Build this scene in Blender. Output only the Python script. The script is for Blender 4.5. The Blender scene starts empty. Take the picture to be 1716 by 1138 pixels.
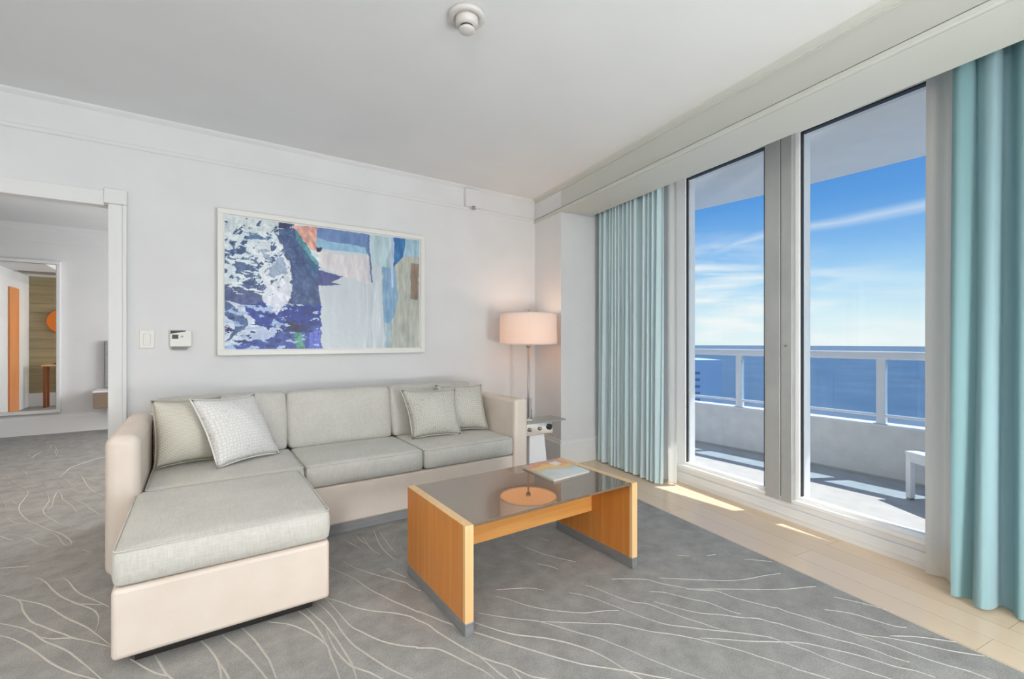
import bpy, bmesh, math, random
import numpy as np
from mathutils import Vector, Matrix
random.seed(7)
C = bpy.context.scene.collection
S = bpy.context.scene

# ---------------------------------------------------------------- camera
# room frame: X runs along the back wall, Y goes towards it, the window wall is turned 8.1 degrees
cam_d = bpy.data.cameras.new('camera'); cam = bpy.data.objects.new('camera', cam_d); C.objects.link(cam)
cam.location = (0, 0, 1.2); cam.rotation_euler = (math.radians(90), 0, math.radians(-34.3))
cam_d.sensor_width = 36; cam_d.lens = 36*768/1716; cam_d.shift_y = 2/1716
cam_d.clip_start = .02; cam_d.clip_end = 20000
S.camera = cam
S.view_settings.view_transform = 'Standard'; S.view_settings.look = 'None'
S.view_settings.gamma = 1; S.view_settings.use_curve_mapping = False
S.view_settings.exposure = 0.09
try:
    S.cycles.max_bounces = 10; S.cycles.diffuse_bounces = 6; S.cycles.glossy_bounces = 4
    S.cycles.transmission_bounces = 8; S.cycles.transparent_max_bounces = 10
    S.cycles.sample_clamp_indirect = 6; S.cycles.use_denoising = True
    S.cycles.caustics_reflective = False; S.cycles.caustics_refractive = False
except Exception: pass

# ---------------------------------------------------------------- sky
def mnode(nt, op, a, b=None, c=None, clamp=False):
    n = nt.nodes.new('ShaderNodeMath'); n.operation = op; n.use_clamp = clamp
    for i, v in enumerate((a, b, c)):
        if v is None: continue
        if isinstance(v, (int, float)): n.inputs[i].default_value = v
        else: nt.links.new(v, n.inputs[i])
    return n.outputs[0]
def srgb(r, g, b):
    def f(c):
        c /= 255.
        return c/12.92 if c <= .04045 else ((c+.055)/1.055)**2.4
    return (f(r), f(g), f(b), 1)
def ramp(nt, fac, stops, interp='LINEAR'):
    n = nt.nodes.new('ShaderNodeValToRGB'); n.color_ramp.interpolation = interp
    e = n.color_ramp.elements
    while len(e) > 1: e.remove(e[-1])
    e[0].position = stops[0][0]; e[0].color = stops[0][1]
    for p, c in stops[1:]:
        k = e.new(p); k.color = c
    nt.links.new(fac, n.inputs[0]); return n.outputs[0]
def mixc(nt, fac, a, b, mode='MIX'):
    n = nt.nodes.new('ShaderNodeMix'); n.data_type = 'RGBA'; n.blend_type = mode
    for k, v in ((0, fac), (6, a), (7, b)):
        if isinstance(v, (int, float)): n.inputs[k].default_value = v
        elif isinstance(v, tuple): n.inputs[k].default_value = v
        else: nt.links.new(v, n.inputs[k])
    return n.outputs[2]
w = bpy.data.worlds.new('sky'); S.world = w; w.use_nodes = True
nt = w.node_tree; nt.nodes.clear()
tc = nt.nodes.new('ShaderNodeTexCoord'); sep = nt.nodes.new('ShaderNodeSeparateXYZ')
nt.links.new(tc.outputs['Generated'], sep.inputs[0])
elev = mnode(nt, 'MULTIPLY', mnode(nt, 'ARCSINE', sep.outputs[2]), 57.2958)
azim = mnode(nt, 'MULTIPLY', mnode(nt, 'ARCTAN2', sep.outputs[0], sep.outputs[1]), 57.2958)  # clockwise from +Y
e01 = mnode(nt, 'DIVIDE', elev, 40.0, clamp=True)
base = ramp(nt, e01, [(0, srgb(232,247,250)), (.06, srgb(222,244,252)), (.15, srgb(178,221,250)), (.25, srgb(132,188,242)),
                      (.36, srgb(92,158,228)), (.45, srgb(78,144,220)), (1, srgb(60,120,205))])
comb = nt.nodes.new('ShaderNodeCombineXYZ')
nt.links.new(mnode(nt, 'MULTIPLY', azim, .09), comb.inputs[0]); nt.links.new(mnode(nt, 'MULTIPLY', elev, .55), comb.inputs[1])
rotm = nt.nodes.new('ShaderNodeVectorRotate'); rotm.rotation_type = 'Z_AXIS'; rotm.inputs['Angle'].default_value = .35
nt.links.new(comb.outputs[0], rotm.inputs['Vector'])
nz = nt.nodes.new('ShaderNodeTexNoise'); nz.inputs['Scale'].default_value = 1.0; nz.inputs['Detail'].default_value = 5; nz.inputs['Distortion'].default_value = .5
nt.links.new(rotm.outputs[0], nz.inputs['Vector'])
# thin cirrus low over the sea, thicker towards the left
cir = mnode(nt, 'MULTIPLY', mnode(nt, 'SUBTRACT', nz.outputs[0], .42, clamp=True), 4.5, clamp=True)
leftw = mnode(nt, 'DIVIDE', mnode(nt, 'SUBTRACT', 82, azim), 24, clamp=True)
lowmask = mnode(nt, 'SUBTRACT', 1, mnode(nt, 'DIVIDE', mnode(nt, 'SUBTRACT', elev, mnode(nt, 'MULTIPLY', leftw, 6.5)), 6.5, clamp=True), clamp=True)
cirm = mnode(nt, 'MULTIPLY', cir, mnode(nt, 'MULTIPLY', lowmask, mnode(nt, 'MULTIPLY_ADD', leftw, .8, .4)))
# the long bent streak
rel = mnode(nt, 'SUBTRACT', azim, 67.0)
neg = mnode(nt, 'MINIMUM', rel, 0)
cen = mnode(nt, 'ADD', mnode(nt, 'MULTIPLY_ADD', rel, .075, 11.75), mnode(nt, 'MULTIPLY', mnode(nt, 'MULTIPLY', neg, neg), -.0135))
dist = mnode(nt, 'ABSOLUTE', mnode(nt, 'SUBTRACT', mnode(nt, 'SUBTRACT', elev, cen), mnode(nt, 'MULTIPLY', mnode(nt, 'SUBTRACT', nz.outputs[0], .5), .9)))
stk = mnode(nt, 'SUBTRACT', 1, mnode(nt, 'DIVIDE', dist, .8), clamp=True)
stk = mnode(nt, 'MULTIPLY', mnode(nt, 'POWER', stk, 1.5), mnode(nt, 'DIVIDE', mnode(nt, 'SUBTRACT', azim, 56.5), 4, clamp=True))
cl = mnode(nt, 'MAXIMUM', cirm, mnode(nt, 'MULTIPLY', stk, .45))
col = mixc(nt, cl, base, srgb(246,251,253))
below = mnode(nt, 'GREATER_THAN', -1.2, elev)
col = mixc(nt, below, col, srgb(170,195,215))
bg = nt.nodes.new('ShaderNodeBackground'); bg.inputs[1].default_value = .96
nt.links.new(col, bg.inputs[0])
wo = nt.nodes.new('ShaderNodeOutputWorld'); nt.links.new(bg.outputs[0], wo.inputs[0])

# ---------------------------------------------------------------- sun, daylight, lamps and added fill lights
sun_d = bpy.data.lights.new('sun', 'SUN'); sun = bpy.data.objects.new('sun', sun_d); C.objects.link(sun)
sun_d.energy = 5.2; sun_d.angle = .0093; sun_d.color = (1, .96, .9)
sun.rotation_euler = Vector((.56, -.30, 1)).to_track_quat('Z', 'Y').to_euler()
B8 = math.radians(8.1); NX, NY = math.cos(B8), -math.sin(B8); WX, WY = math.sin(B8), math.cos(B8)
def wn(n, w_, z=0):            # n = distance out towards the windows, w_ = along the window wall
    return Vector((n*NX + w_*WX, n*NY + w_*WY, z))
def area(name, loc, direction, sx, sy, power, color, spread=180):
    d = bpy.data.lights.new(name, 'AREA'); o = bpy.data.objects.new(name, d); C.objects.link(o)
    d.shape = 'RECTANGLE'; d.size = sx; d.size_y = sy; d.energy = power; d.color = color; d.spread = math.radians(spread)
    o.location = loc; o.rotation_euler = Vector([-c for c in direction]).to_track_quat('Z', 'Y').to_euler()
    return o
# added fill light, unseen behind the camera on the window side
area('rear_fill', wn(2.32, -1.9, 1.35), (-NX, -NY, 0), 2.3, 2.2, 96, (.93, .97, 1))
# added frontal fill light behind the camera; that wall has no window
area('front_fill', (-.4, -3.4, 1.35), (.1, 1, .06), 3.6, 2.2, 10, (.97, .985, 1))
# daylight through the bedroom's own windows
area('daylight_bedroom', (2.0, 6.2, 1.4), (-1, 0, .0), 1.8, 1.6, 84, (.97, .98, 1))
# ceiling lamps behind the camera
for i, (x, y, p) in enumerate(((-1.4, -.6, 9), (.6, -1.5, 8), (-2.2, 1.6, 16))):
    area('ceiling_lamp_light', (x, y, 2.62), (0, 0, -1), .35, .35, p, (1, .82, .66))
# uplighter added unseen behind the camera to brighten the ceiling
area('ceiling_fill', (-1.2, -1.8, 1.8), (0, 0, 1), .5, .5, 205, (1, .985, .97))
area('window_side_fill', wn(1.9, -.75, .35), (NX*.35+WX, NY*.35+WY, .75), .5, .5, 44, (1, .98, .95))  # unseen fill added to brighten soffit, door frames and curtains
area('hall_fill', (-1.0, 4.7, 2.6), (0, 0, -1), .3, .3, 14, (1, .8, .6))  # added fill for the hall, kept out of view behind the header

# ---------------------------------------------------------------- materials
def mat(name, color, rough=.6, metal=0, spec=.5, **kw):
    m = bpy.data.materials.new(name); m.use_nodes = True
    b = m.node_tree.nodes['Principled BSDF']
    b.inputs['Base Color'].default_value = color if len(color) == 4 else (*color, 1)
    b.inputs['Roughness'].default_value = rough; b.inputs['Metallic'].default_value = metal
    b.inputs['Specular IOR Level'].default_value = spec
    for k, v in kw.items(): b.inputs[k.replace('_', ' ')].default_value = v
    return m
def bsdf(m): return m.node_tree.nodes['Principled BSDF']
def coords(m, kind='Object', scale=(1, 1, 1)):
    nt = m.node_tree; t = nt.nodes.new('ShaderNodeTexCoord'); mp = nt.nodes.new('ShaderNodeMapping')
    mp.inputs['Scale'].default_value = scale; nt.links.new(t.outputs[kind], mp.inputs[0]); return mp.outputs[0]
def noise(nt, vec, scale, detail=3, rough=.5, dist=0):
    n = nt.nodes.new('ShaderNodeTexNoise'); n.inputs['Scale'].default_value = scale; n.inputs['Detail'].default_value = detail
    n.inputs['Roughness'].default_value = rough; n.inputs['Distortion'].default_value = dist
    nt.links.new(vec, n.inputs['Vector']); return n.outputs[0]
def bump(m, h, strength=.3, dist=.01):
    nt = m.node_tree; b = nt.nodes.new('ShaderNodeBump'); b.inputs['Strength'].default_value = strength; b.inputs['Distance'].default_value = dist
    nt.links.new(h, b.inputs['Height']); nt.links.new(b.outputs[0], bsdf(m).inputs['Normal'])
def mottled(name, c1, c2, scale, rough=.8, bs=.2, bd=.003, bscale=None, vs=(1, 1, 1), **kw):
    m = mat(name, c1, rough, **kw); nt = m.node_tree; v = coords(m, 'Object', vs)
    n = noise(nt, v, scale, 4)
    nt.links.new(ramp(nt, n, [(.35, c1), (.65, c2)]), bsdf(m).inputs['Base Color'])
    if bs: bump(m, noise(nt, v, bscale or scale*2, 3), bs, bd)
    return m

M = {}
M['wall'] = mottled('wall_paint', srgb(221,222,223), srgb(225,226,227), 3, .7, .03, .002, 60)
M['ceil'] = mottled('ceiling_paint', srgb(226,228,229), srgb(229,231,232), 2, .85, .03, .002, 60)
M['trim'] = mat('trim_paint', srgb(228,229,229), .45)
M['beam'] = mat('beam_paint', srgb(203,205,198), .6)
M['winframe'] = mottled('white_powder_coat', srgb(243,244,243), srgb(246,247,246), 5, .35, 0)
M['mull'] = mottled('brushed_aluminium_mullion', srgb(176,178,177), srgb(186,188,186), 4, .38, 0, metal=.25)
M['gasket'] = mat('black_gasket', (.02, .022, .025), .5)
M['chrome'] = mat('polished_chrome', (.8, .8, .8), .12, 1)
M['nickel'] = mat('brushed_nickel', (.42, .38, .35), .35, 1)
M['steel'] = mottled('brushed_steel', srgb(150,152,154), srgb(172,174,176), 8, .35, .05, .001, 60, (1, 1, 30), metal=.6)
M['dark'] = mat('dark_plastic', (.02, .018, .016), .4)
M['white_plastic'] = mat('white_plastic', srgb(232,231,226), .35)
M['cream'] = mottled('cream_leather', srgb(220,207,194), srgb(226,214,202), 6, .42, .08, .002, 90)
M['concrete'] = mottled('balcony_floor_paint', srgb(182,182,180), srgb(194,193,191), 7, .85, .2, .003, 80)
M['stucco'] = mottled('white_stucco', srgb(214,214,214), srgb(224,224,223), 8, .85, .4, .004, 60)
M['rail'] = mat('white_rail_paint', srgb(226,229,234), .35)

# woven upholstery: fine crossed threads
def weave(name, c1, c2, sc=420, bs=.35):
    m = mat(name, c1, .9, spec=.2); nt = m.node_tree
    v = coords(m, 'Object')
    a = noise(nt, coords(m, 'Object', (sc, sc*.06, sc*.06)), 1, 2); b = noise(nt, coords(m, 'Object', (sc*.06, sc, sc)), 1, 2)
    mix = mnode(nt, 'MULTIPLY_ADD', mnode(nt, 'ADD', a, b), .5, 0)
    mix = mnode(nt, 'ADD', mnode(nt, 'MULTIPLY', mix, .75), mnode(nt, 'MULTIPLY', noise(nt, v, 5, 3), .25))
    nt.links.new(ramp(nt, mix, [(.38, c1), (.62, c2)]), bsdf(m).inputs['Base Color'])
    bump(m, mix, bs, .002)
    try: bsdf(m).inputs['Sheen Weight'].default_value = .15
    except Exception: pass
    return m
M['linen'] = weave('sofa_linen_weave', srgb(190,188,180), srgb(211,209,202))
# pillow: basket pattern
def basket(name, c1, c2, sc):
    m = mat(name, c1, .9, spec=.2); nt = m.node_tree
    t = nt.nodes.new('ShaderNodeTexCoord')
    br = nt.nodes.new('ShaderNodeTexBrick'); br.inputs['Scale'].default_value = sc; br.inputs['Color1'].default_value = c2; br.inputs['Color2'].default_value = c2
    br.inputs['Mortar'].default_value = c1; br.inputs['Mortar Size'].default_value = .035; br.inputs['Brick Width'].default_value = .5; br.inputs['Row Height'].default_value = .25
    nt.links.new(t.outputs['UV'], br.inputs['Vector'])
    n = noise(nt, t.outputs['UV'], sc*3, 4)
    nt.links.new(mixc(nt, mnode(nt, 'MULTIPLY', n, .35), br.outputs[0], c1), bsdf(m).inputs['Base Color'])
    bump(m, br.outputs['Fac'], -.35, .003)
    return m
M['pillow_a'] = basket('basket_weave_linen', srgb(182,178,164), srgb(226,223,212), 11)
def damask(name, c1, c2, sc):
    m = mat(name, c1, .9, spec=.2); nt = m.node_tree
    t = nt.nodes.new('ShaderNodeTexCoord')
    vo = nt.nodes.new('ShaderNodeTexVoronoi'); vo.feature = 'DISTANCE_TO_EDGE'; vo.inputs['Scale'].default_value = sc; vo.inputs['Randomness'].default_value = .45
    nt.links.new(t.outputs['UV'], vo.inputs['Vector'])
    f = mnode(nt, 'MULTIPLY', vo.outputs['Distance'], 6, clamp=True)
    f = mnode(nt, 'MULTIPLY_ADD', f, .6, mnode(nt, 'MULTIPLY', noise(nt, t.outputs['UV'], sc*4, 3), .4))
    nt.links.new(ramp(nt, f, [(.3, c1), (.75, c2)]), bsdf(m).inputs['Base Color'])
    bump(m, f, .4, .004); return m
M['pillow_b'] = damask('white_matelasse', srgb(213,211,208), srgb(232,231,229), 22)
M['pillow_c'] = damask('sage_grey_matelasse', srgb(180,179,168), srgb(207,206,198), 22)

def wood(name, c1, c2, axis, sc=1.0, rough=.35):
    m = mat(name, c1, rough); nt = m.node_tree
    s = [28*sc, 28*sc, 28*sc]; s[axis] = 1.1*sc
    n = noise(nt, coords(m, 'Object', tuple(s)), 1, 5, .6, .4)
    s2 = [4*sc, 4*sc, 4*sc]; s2[axis] = .4*sc
    n2 = noise(nt, coords(m, 'Object', tuple(s2)), 1, 2)
    f = mnode(nt, 'MULTIPLY_ADD', n, .6, mnode(nt, 'MULTIPLY', n2, .4))
    nt.links.new(ramp(nt, f, [(.38, c1), (.62, c2)]), bsdf(m).inputs['Base Color'])
    return m
M['oak_v'] = wood('honey_oak_panel', srgb(196,122,52), srgb(216,146,72), 2)
M['oak_h'] = wood('honey_oak_rail', srgb(204,140,68), srgb(220,162,92), 0)
M['oak_edge'] = wood('pale_maple_edge', srgb(226,184,128), srgb(236,200,148), 2)
M['walnut'] = wood('console_walnut', srgb(120,70,44), srgb(150,92,60), 2)
M['doorwood'] = wood('warm_door_wood', srgb(222,140,84), srgb(236,162,104), 2)
M['planks'] = wood('olive_plank', srgb(150,136,104), srgb(172,158,124), 0)

# light oak boards of the floor border
m = mat('light_oak_boards', srgb(214,190,160), .26); nt = m.node_tree
v = coords(m, 'Object')
rot = nt.nodes.new('ShaderNodeVectorRotate'); rot.rotation_type = 'Z_AXIS'; rot.inputs['Angle'].default_value = B8 - math.pi/2
nt.links.new(v, rot.inputs['Vector'])
rot2 = nt.nodes.new('ShaderNodeVectorRotate'); rot2.rotation_type = 'Z_AXIS'; rot2.inputs['Angle'].default_value = math.pi
nt.links.new(rot.outputs[0], rot2.inputs['Vector'])
br = nt.nodes.new('ShaderNodeTexBrick'); br.inputs['Scale'].default_value = 1; br.inputs['Brick Width'].default_value = 1.6; br.inputs['Row Height'].default_value = .15
br.inputs['Mortar Size'].default_value = .0012; br.inputs['Color1'].default_value = srgb(230,208,180); br.inputs['Color2'].default_value = srgb(222,198,168); br.inputs['Mortar'].default_value = srgb(170,138,104)
nt.links.new(rot2.outputs[0], br.inputs['Vector'])
mp = nt.nodes.new('ShaderNodeMapping'); mp.inputs['Scale'].default_value = (2, 40, 1); nt.links.new(rot2.outputs[0], mp.inputs[0])
n = noise(nt, mp.outputs[0], 1, 4)
nt.links.new(mixc(nt, mnode(nt, 'MULTIPLY', n, .35), br.outputs[0], srgb(238,220,196)), bsdf(m).inputs['Base Color'])
M['floorwood'] = m

# carpet pile and its raised pale vein
m = mat('grey_carpet_pile', srgb(160,159,156), .95, spec=.1); nt = m.node_tree; v = coords(m, 'Object')
f = mnode(nt, 'ADD', mnode(nt, 'MULTIPLY', noise(nt, v, 180, 3, .7), .55), mnode(nt, 'MULTIPLY', noise(nt, v, 9, 5, .65), .45))
nt.links.new(ramp(nt, f, [(.36, srgb(138,137,134)), (.62, srgb(176,175,171))]), bsdf(m).inputs['Base Color'])
bump(m, noise(nt, v, 260, 2, .8), .6, .006); M['carpet'] = m
M['vein'] = mottled('pale_carpet_vein', srgb(186,182,173), srgb(196,192,183), 60, .9, .4, .004, 200)

M['vein_faint'] = mottled('faint_carpet_vein', srgb(168,167,163), srgb(180,179,174), 60, .9, .4, .004, 200)
# drapery: light passes through it
def cloth(name, cols, trans, tcol):
    m = bpy.data.materials.new(name); m.use_nodes = True; nt = m.node_tree; nt.nodes.clear()
    o = nt.nodes.new('ShaderNodeOutputMaterial'); t = nt.nodes.new('ShaderNodeTexCoord')
    mp = nt.nodes.new('ShaderNodeMapping'); mp.inputs['Scale'].default_value = (1, .02, 1); nt.links.new(t.outputs['UV'], mp.inputs[0])
    n = noise(nt, mp.outputs[0], 9, 3, .6)
    col = ramp(nt, n, [(.35, cols[0]), (.5, cols[1]), (.65, cols[2])])
    mp2 = nt.nodes.new('ShaderNodeMapping'); mp2.inputs['Scale'].default_value = (900, 900, 1); nt.links.new(t.outputs['UV'], mp2.inputs[0])
    d = nt.nodes.new('ShaderNodeBsdfDiffuse'); nt.links.new(col, d.inputs[0])
    tr = nt.nodes.new('ShaderNodeBsdfTranslucent'); nt.links.new(mixc(nt, .5, col, tcol), tr.inputs[0])
    mx = nt.nodes.new('ShaderNodeMixShader'); mx.inputs[0].default_value = trans
    nt.links.new(d.outputs[0], mx.inputs[1]); nt.links.new(tr.outputs[0], mx.inputs[2]); nt.links.new(mx.outputs[0], o.inputs[0])
    return m
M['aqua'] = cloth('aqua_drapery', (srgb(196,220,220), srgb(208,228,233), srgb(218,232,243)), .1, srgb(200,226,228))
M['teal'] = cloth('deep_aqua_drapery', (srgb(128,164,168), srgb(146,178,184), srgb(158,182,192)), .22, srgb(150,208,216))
M['sheer'] = cloth('oatmeal_lining', (srgb(222,217,208), srgb(228,223,214), srgb(232,228,220)), .3, srgb(232,224,214))
M['voile'] = cloth('white_voile', (srgb(226,226,222), srgb(234,234,231), srgb(238,238,236)), .5, srgb(240,240,238))
M['hem'] = cloth('blue_drapery_hem', (srgb(92,140,156), srgb(104,150,164), srgb(110,156,170)), .3, srgb(120,170,180))

def glassmat(name, tint, refl_ior=1.45, rough=0):
    m = bpy.data.materials.new(name); m.use_nodes = True; nt = m.node_tree; nt.nodes.clear()
    o = nt.nodes.new('ShaderNodeOutputMaterial'); f = nt.nodes.new('ShaderNodeLayerWeight'); f.inputs[0].default_value = .5
    t = nt.nodes.new('ShaderNodeBsdfTransparent'); t.inputs[0].default_value = tint
    g = nt.nodes.new('ShaderNodeBsdfGlossy'); g.inputs['Roughness'].default_value = rough
    x = nt.nodes.new('ShaderNodeMixShader'); nt.links.new(mnode(nt, 'MULTIPLY_ADD', mnode(nt, 'POWER', f.outputs['Facing'], 4.5), (refl_ior-1)*1.2, .02*refl_ior), x.inputs[0])
    nt.links.new(t.outputs[0], x.inputs[1]); nt.links.new(g.outputs[0], x.inputs[2]); nt.links.new(x.outputs[0], o.inputs[0])
    return m
M['glass'] = glassmat('clear_door_glass', (.97, .985, .98, 1), 1.1)
M['railglass'] = glassmat('blue_tinted_rail_glass', (.78, .88, .96, 1), 1.3)
M['vase'] = glassmat('clear_vase_glass', (.95, .96, .96, 1), 1.12, .02)
# bronze mirror-like glass of the coffee table
m = bpy.data.materials.new('bronze_table_glass'); m.use_nodes = True; nt = m.node_tree; nt.nodes.clear()
o = nt.nodes.new('ShaderNodeOutputMaterial'); lw = nt.nodes.new('ShaderNodeLayerWeight'); lw.inputs[0].default_value = .3
d = nt.nodes.new('ShaderNodeBsdfDiffuse'); d.inputs[0].default_value = srgb(112,88,66)
g = nt.nodes.new('ShaderNodeBsdfGlossy'); g.inputs[0].default_value = (.80, .79, .76, 1); g.inputs['Roughness'].default_value = .012
x = nt.nodes.new('ShaderNodeMixShader'); nt.links.new(mnode(nt, 'MULTIPLY_ADD', lw.outputs['Facing'], .75, .1, clamp=True), x.inputs[0])
nt.links.new(d.outputs[0], x.inputs[1]); nt.links.new(g.outputs[0], x.inputs[2]); nt.links.new(x.outputs[0], o.inputs[0]); M['bronze'] = m
M['mirror'] = mat('mirror_silver', (.92, .93, .92), .01, 1)

def emis(name, base, strength, ecol):
    m = mat(name, base, .7); b = bsdf(m); b.inputs['Emission Color'].default_value = ecol; b.inputs['Emission Strength'].default_value = strength; return m

# ---------------------------------------------------------------- mesh helpers
def tag(o, label=None, cat=None, group=None, kind=None):
    if label: o['label'] = label
    if cat: o['category'] = cat
    if group: o['group'] = group
    if kind: o['kind'] = kind
    return o
def thing(name, label, cat, loc=(0, 0, 0), group=None):
    o = bpy.data.objects.new(name, None); C.objects.link(o); o.location = loc; o.empty_display_size = .1
    return tag(o, label, cat, group)
def obj(name, bm, m, parent=None, smooth=False, bevel=0, seg=2, sub=0, kind=None, label=None):
    me = bpy.data.meshes.new(name)
    bmesh.ops.recalc_face_normals(bm, faces=bm.faces[:])
    bm.to_mesh(me); bm.free()
    for mm in (m if isinstance(m, (list, tuple)) else [m]): me.materials.append(mm)
    o = bpy.data.objects.new(name, me); C.objects.link(o)
    if smooth:
        for p in me.polygons: p.use_smooth = True
    if bevel:
        b = o.modifiers.new('bevel', 'BEVEL'); b.width = bevel; b.segments = seg; b.limit_method = 'ANGLE'; b.angle_limit = math.radians(40)
        for p in me.polygons: p.use_smooth = True
        me.set_sharp_from_angle(angle=math.radians(60)) if hasattr(me, 'set_sharp_from_angle') else None
        wnm = o.modifiers.new('wn', 'WEIGHTED_NORMAL'); wnm.keep_sharp = True
    if sub:
        s = o.modifiers.new('sub', 'SUBSURF'); s.levels = sub; s.render_levels = sub
    if parent is not None:
        o.parent = parent; o.matrix_parent_inverse = Matrix.Translation(-Vector(parent.location)) if parent.parent is None else Matrix.Identity(4)
    if kind: o['kind'] = kind
    if label: o['label'] = label
    return o
def child(o, parent):
    # meshes are written in world coordinates; keep them where they stand under any parent
    o.parent = parent; bpy.context.view_layer.update(); o.matrix_parent_inverse = parent.matrix_world.inverted(); return o
def part(name, bm, m, parent, **kw):
    o = obj(name, bm, m, None, **kw); return child(o, parent)
def struct(name, bm, m, parent=None, **kw):
    o = obj(name, bm, m, None, **kw)
    if parent is not None: return child(o, parent)
    o['kind'] = 'structure'; return o
def NB(): return bmesh.new()
def box(bm, x0, x1, y0, y1, z0, z1, mi=0):
    vs = [bm.verts.new(p) for p in ((x0,y0,z0),(x1,y0,z0),(x1,y1,z0),(x0,y1,z0),(x0,y0,z1),(x1,y0,z1),(x1,y1,z1),(x0,y1,z1))]
    for f in ((0,3,2,1),(4,5,6,7),(0,1,5,4),(1,2,6,5),(2,3,7,6),(3,0,4,7)):
        bm.faces.new([vs[i] for i in f]).material_index = mi
    return bm
def B(*a): return box(NB(), *a)
def wbox(bm, n0, n1, w0, w1, z0, z1):   # a box in the window wall's frame
    ps = [wn(n0,w0,z0), wn(n1,w0,z0), wn(n1,w1,z0), wn(n0,w1,z0), wn(n0,w0,z1), wn(n1,w0,z1), wn(n1,w1,z1), wn(n0,w1,z1)]
    vs = [bm.verts.new(p) for p in ps]
    for f in ((0,3,2,1),(4,5,6,7),(0,1,5,4),(1,2,6,5),(2,3,7,6),(3,0,4,7)): bm.faces.new([vs[i] for i in f])
    return bm
def WB(*a): return wbox(NB(), *a)
def prism(bm, pts, z0, z1):
    lo = [bm.verts.new((x, y, z0)) for x, y in pts]; hi = [bm.verts.new((x, y, z1)) for x, y in pts]
    bm.faces.new(lo[::-1]); bm.faces.new(hi); n = len(pts)
    for i in range(n): bm.faces.new((lo[i], lo[(i+1) % n], hi[(i+1) % n], hi[i]))
    return bm
def lathe(bm, cx, cy, prof, seg=40, cap=False):
    rings = []
    for r, z in prof:
        if r < 1e-5: rings.append([bm.verts.new((cx, cy, z))])
        else: rings.append([bm.verts.new((cx + r*math.cos(2*math.pi*i/seg), cy + r*math.sin(2*math.pi*i/seg), z)) for i in range(seg)])
    for a, b in zip(rings, rings[1:]):
        for i in range(seg):
            j = (i+1) % seg
            if len(a) == 1 and len(b) == 1: continue
            if len(a) == 1: bm.faces.new((a[0], b[i], b[j]))
            elif len(b) == 1: bm.faces.new((a[i], b[0], a[j]))
            else: bm.faces.new((a[i], b[i], b[j], a[j]))
    return bm
def tube(bm, p0, p1, r, seg=12, r1=None):
    p0 = Vector(p0); p1 = Vector(p1); d = (p1-p0).normalized(); r1 = r if r1 is None else r1
    u = d.orthogonal().normalized(); v = d.cross(u)
    a = [bm.verts.new(p0 + r*(math.cos(2*math.pi*i/seg)*u + math.sin(2*math.pi*i/seg)*v)) for i in range(seg)]
    b = [bm.verts.new(p1 + r1*(math.cos(2*math.pi*i/seg)*u + math.sin(2*math.pi*i/seg)*v)) for i in range(seg)]
    bm.faces.new(a[::-1]); bm.faces.new(b)
    for i in range(seg): j = (i+1) % seg; bm.faces.new((a[i], a[j], b[j], b[i]))
    return bm
def sweep(bm, pts, r, seg=8, closed=False):     # round section along a polyline
    P = [Vector(p) for p in pts]; n = len(P); rings = []
    for i in range(n):
        a = P[(i-1) % n] if closed or i else P[i]; b = P[(i+1) % n] if closed or i < n-1 else P[i]
        d = (b-a).normalized(); u = d.cross(Vector((0, 0, 1)));
        if u.length < .05: u = d.cross(Vector((1, 0, 0)))
        u.normalize(); v = d.cross(u)
        rings.append([bm.verts.new(P[i] + r*(math.cos(2*math.pi*k/seg)*u + math.sin(2*math.pi*k/seg)*v)) for k in range(seg)])
    for i in range(n if closed else n-1):
        a = rings[i]; b = rings[(i+1) % n]
        # keep the rings aligned
        off = min(range(seg), key=lambda s: (a[0].co-b[s].co).length)
        for k in range(seg): bm.faces.new((a[k], a[(k+1) % seg], b[(k+1+off) % seg], b[(k+off) % seg]))
    return bm
def cushion(x0, x1, y0, y1, z0, z1, r=.035, puff=.012, nx=16, ny=14, nz=5, lean=0, frontpuff=.01):
    """soft block: rounded edges, slightly domed faces"""
    bm = NB(); cx, cy, cz = (x0+x1)/2, (y0+y1)/2, (z0+z1)/2; hx, hy, hz = (x1-x0)/2, (y1-y0)/2, (z1-z0)/2
    def grid(n):   # denser near the edges
        return [math.sin((i/n-.5)*math.pi) for i in range(n+1)]
    gx, gy, gz = grid(nx), grid(ny), grid(nz); cache = {}
    def P(a, b, c):
        k = (round(a, 5), round(b, 5), round(c, 5))
        if k in cache: return cache[k]
        x, y, z = a*hx, b*hy, c*hz
        ix, iy, iz = max(-hx+r, min(hx-r, x)), max(-hy+r, min(hy-r, y)), max(-hz+r, min(hz-r, z))
        d = Vector((x-ix, y-iy, z-iz))
        if d.length > 1e-9: d = d.normalized()*r
        q = Vector((ix, iy, iz)) + d
        q.z += (1 if c > 0 else -1)*puff*(1-a*a)*(1-b*b)*abs(c)
        q.y += (1 if b > 0 else -1)*frontpuff*(1-a*a)*(1-c*c)*abs(b)
        q.x += (1 if a > 0 else -1)*frontpuff*.5*(1-b*b)*(1-c*c)*abs(a)
        q.y += lean*(q.z+hz)
        cache[k] = bm.verts.new((cx+q.x, cy+q.y, cz+q.z)); return cache[k]
    def face(A, Bq, f):
        for i in range(len(A)-1):
            for j in range(len(Bq)-1):
                try: bm.faces.new((f(A[i], Bq[j]), f(A[i+1], Bq[j]), f(A[i+1], Bq[j+1]), f(A[i], Bq[j+1])))
                except ValueError: pass
    for s in (-1, 1):
        face(gx, gy, lambda a, b: P(a, b, s)); face(gx, gz, lambda a, c: P(a, s, c)); face(gy, gz, lambda b, c: P(s, b, c))
    return bm
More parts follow.
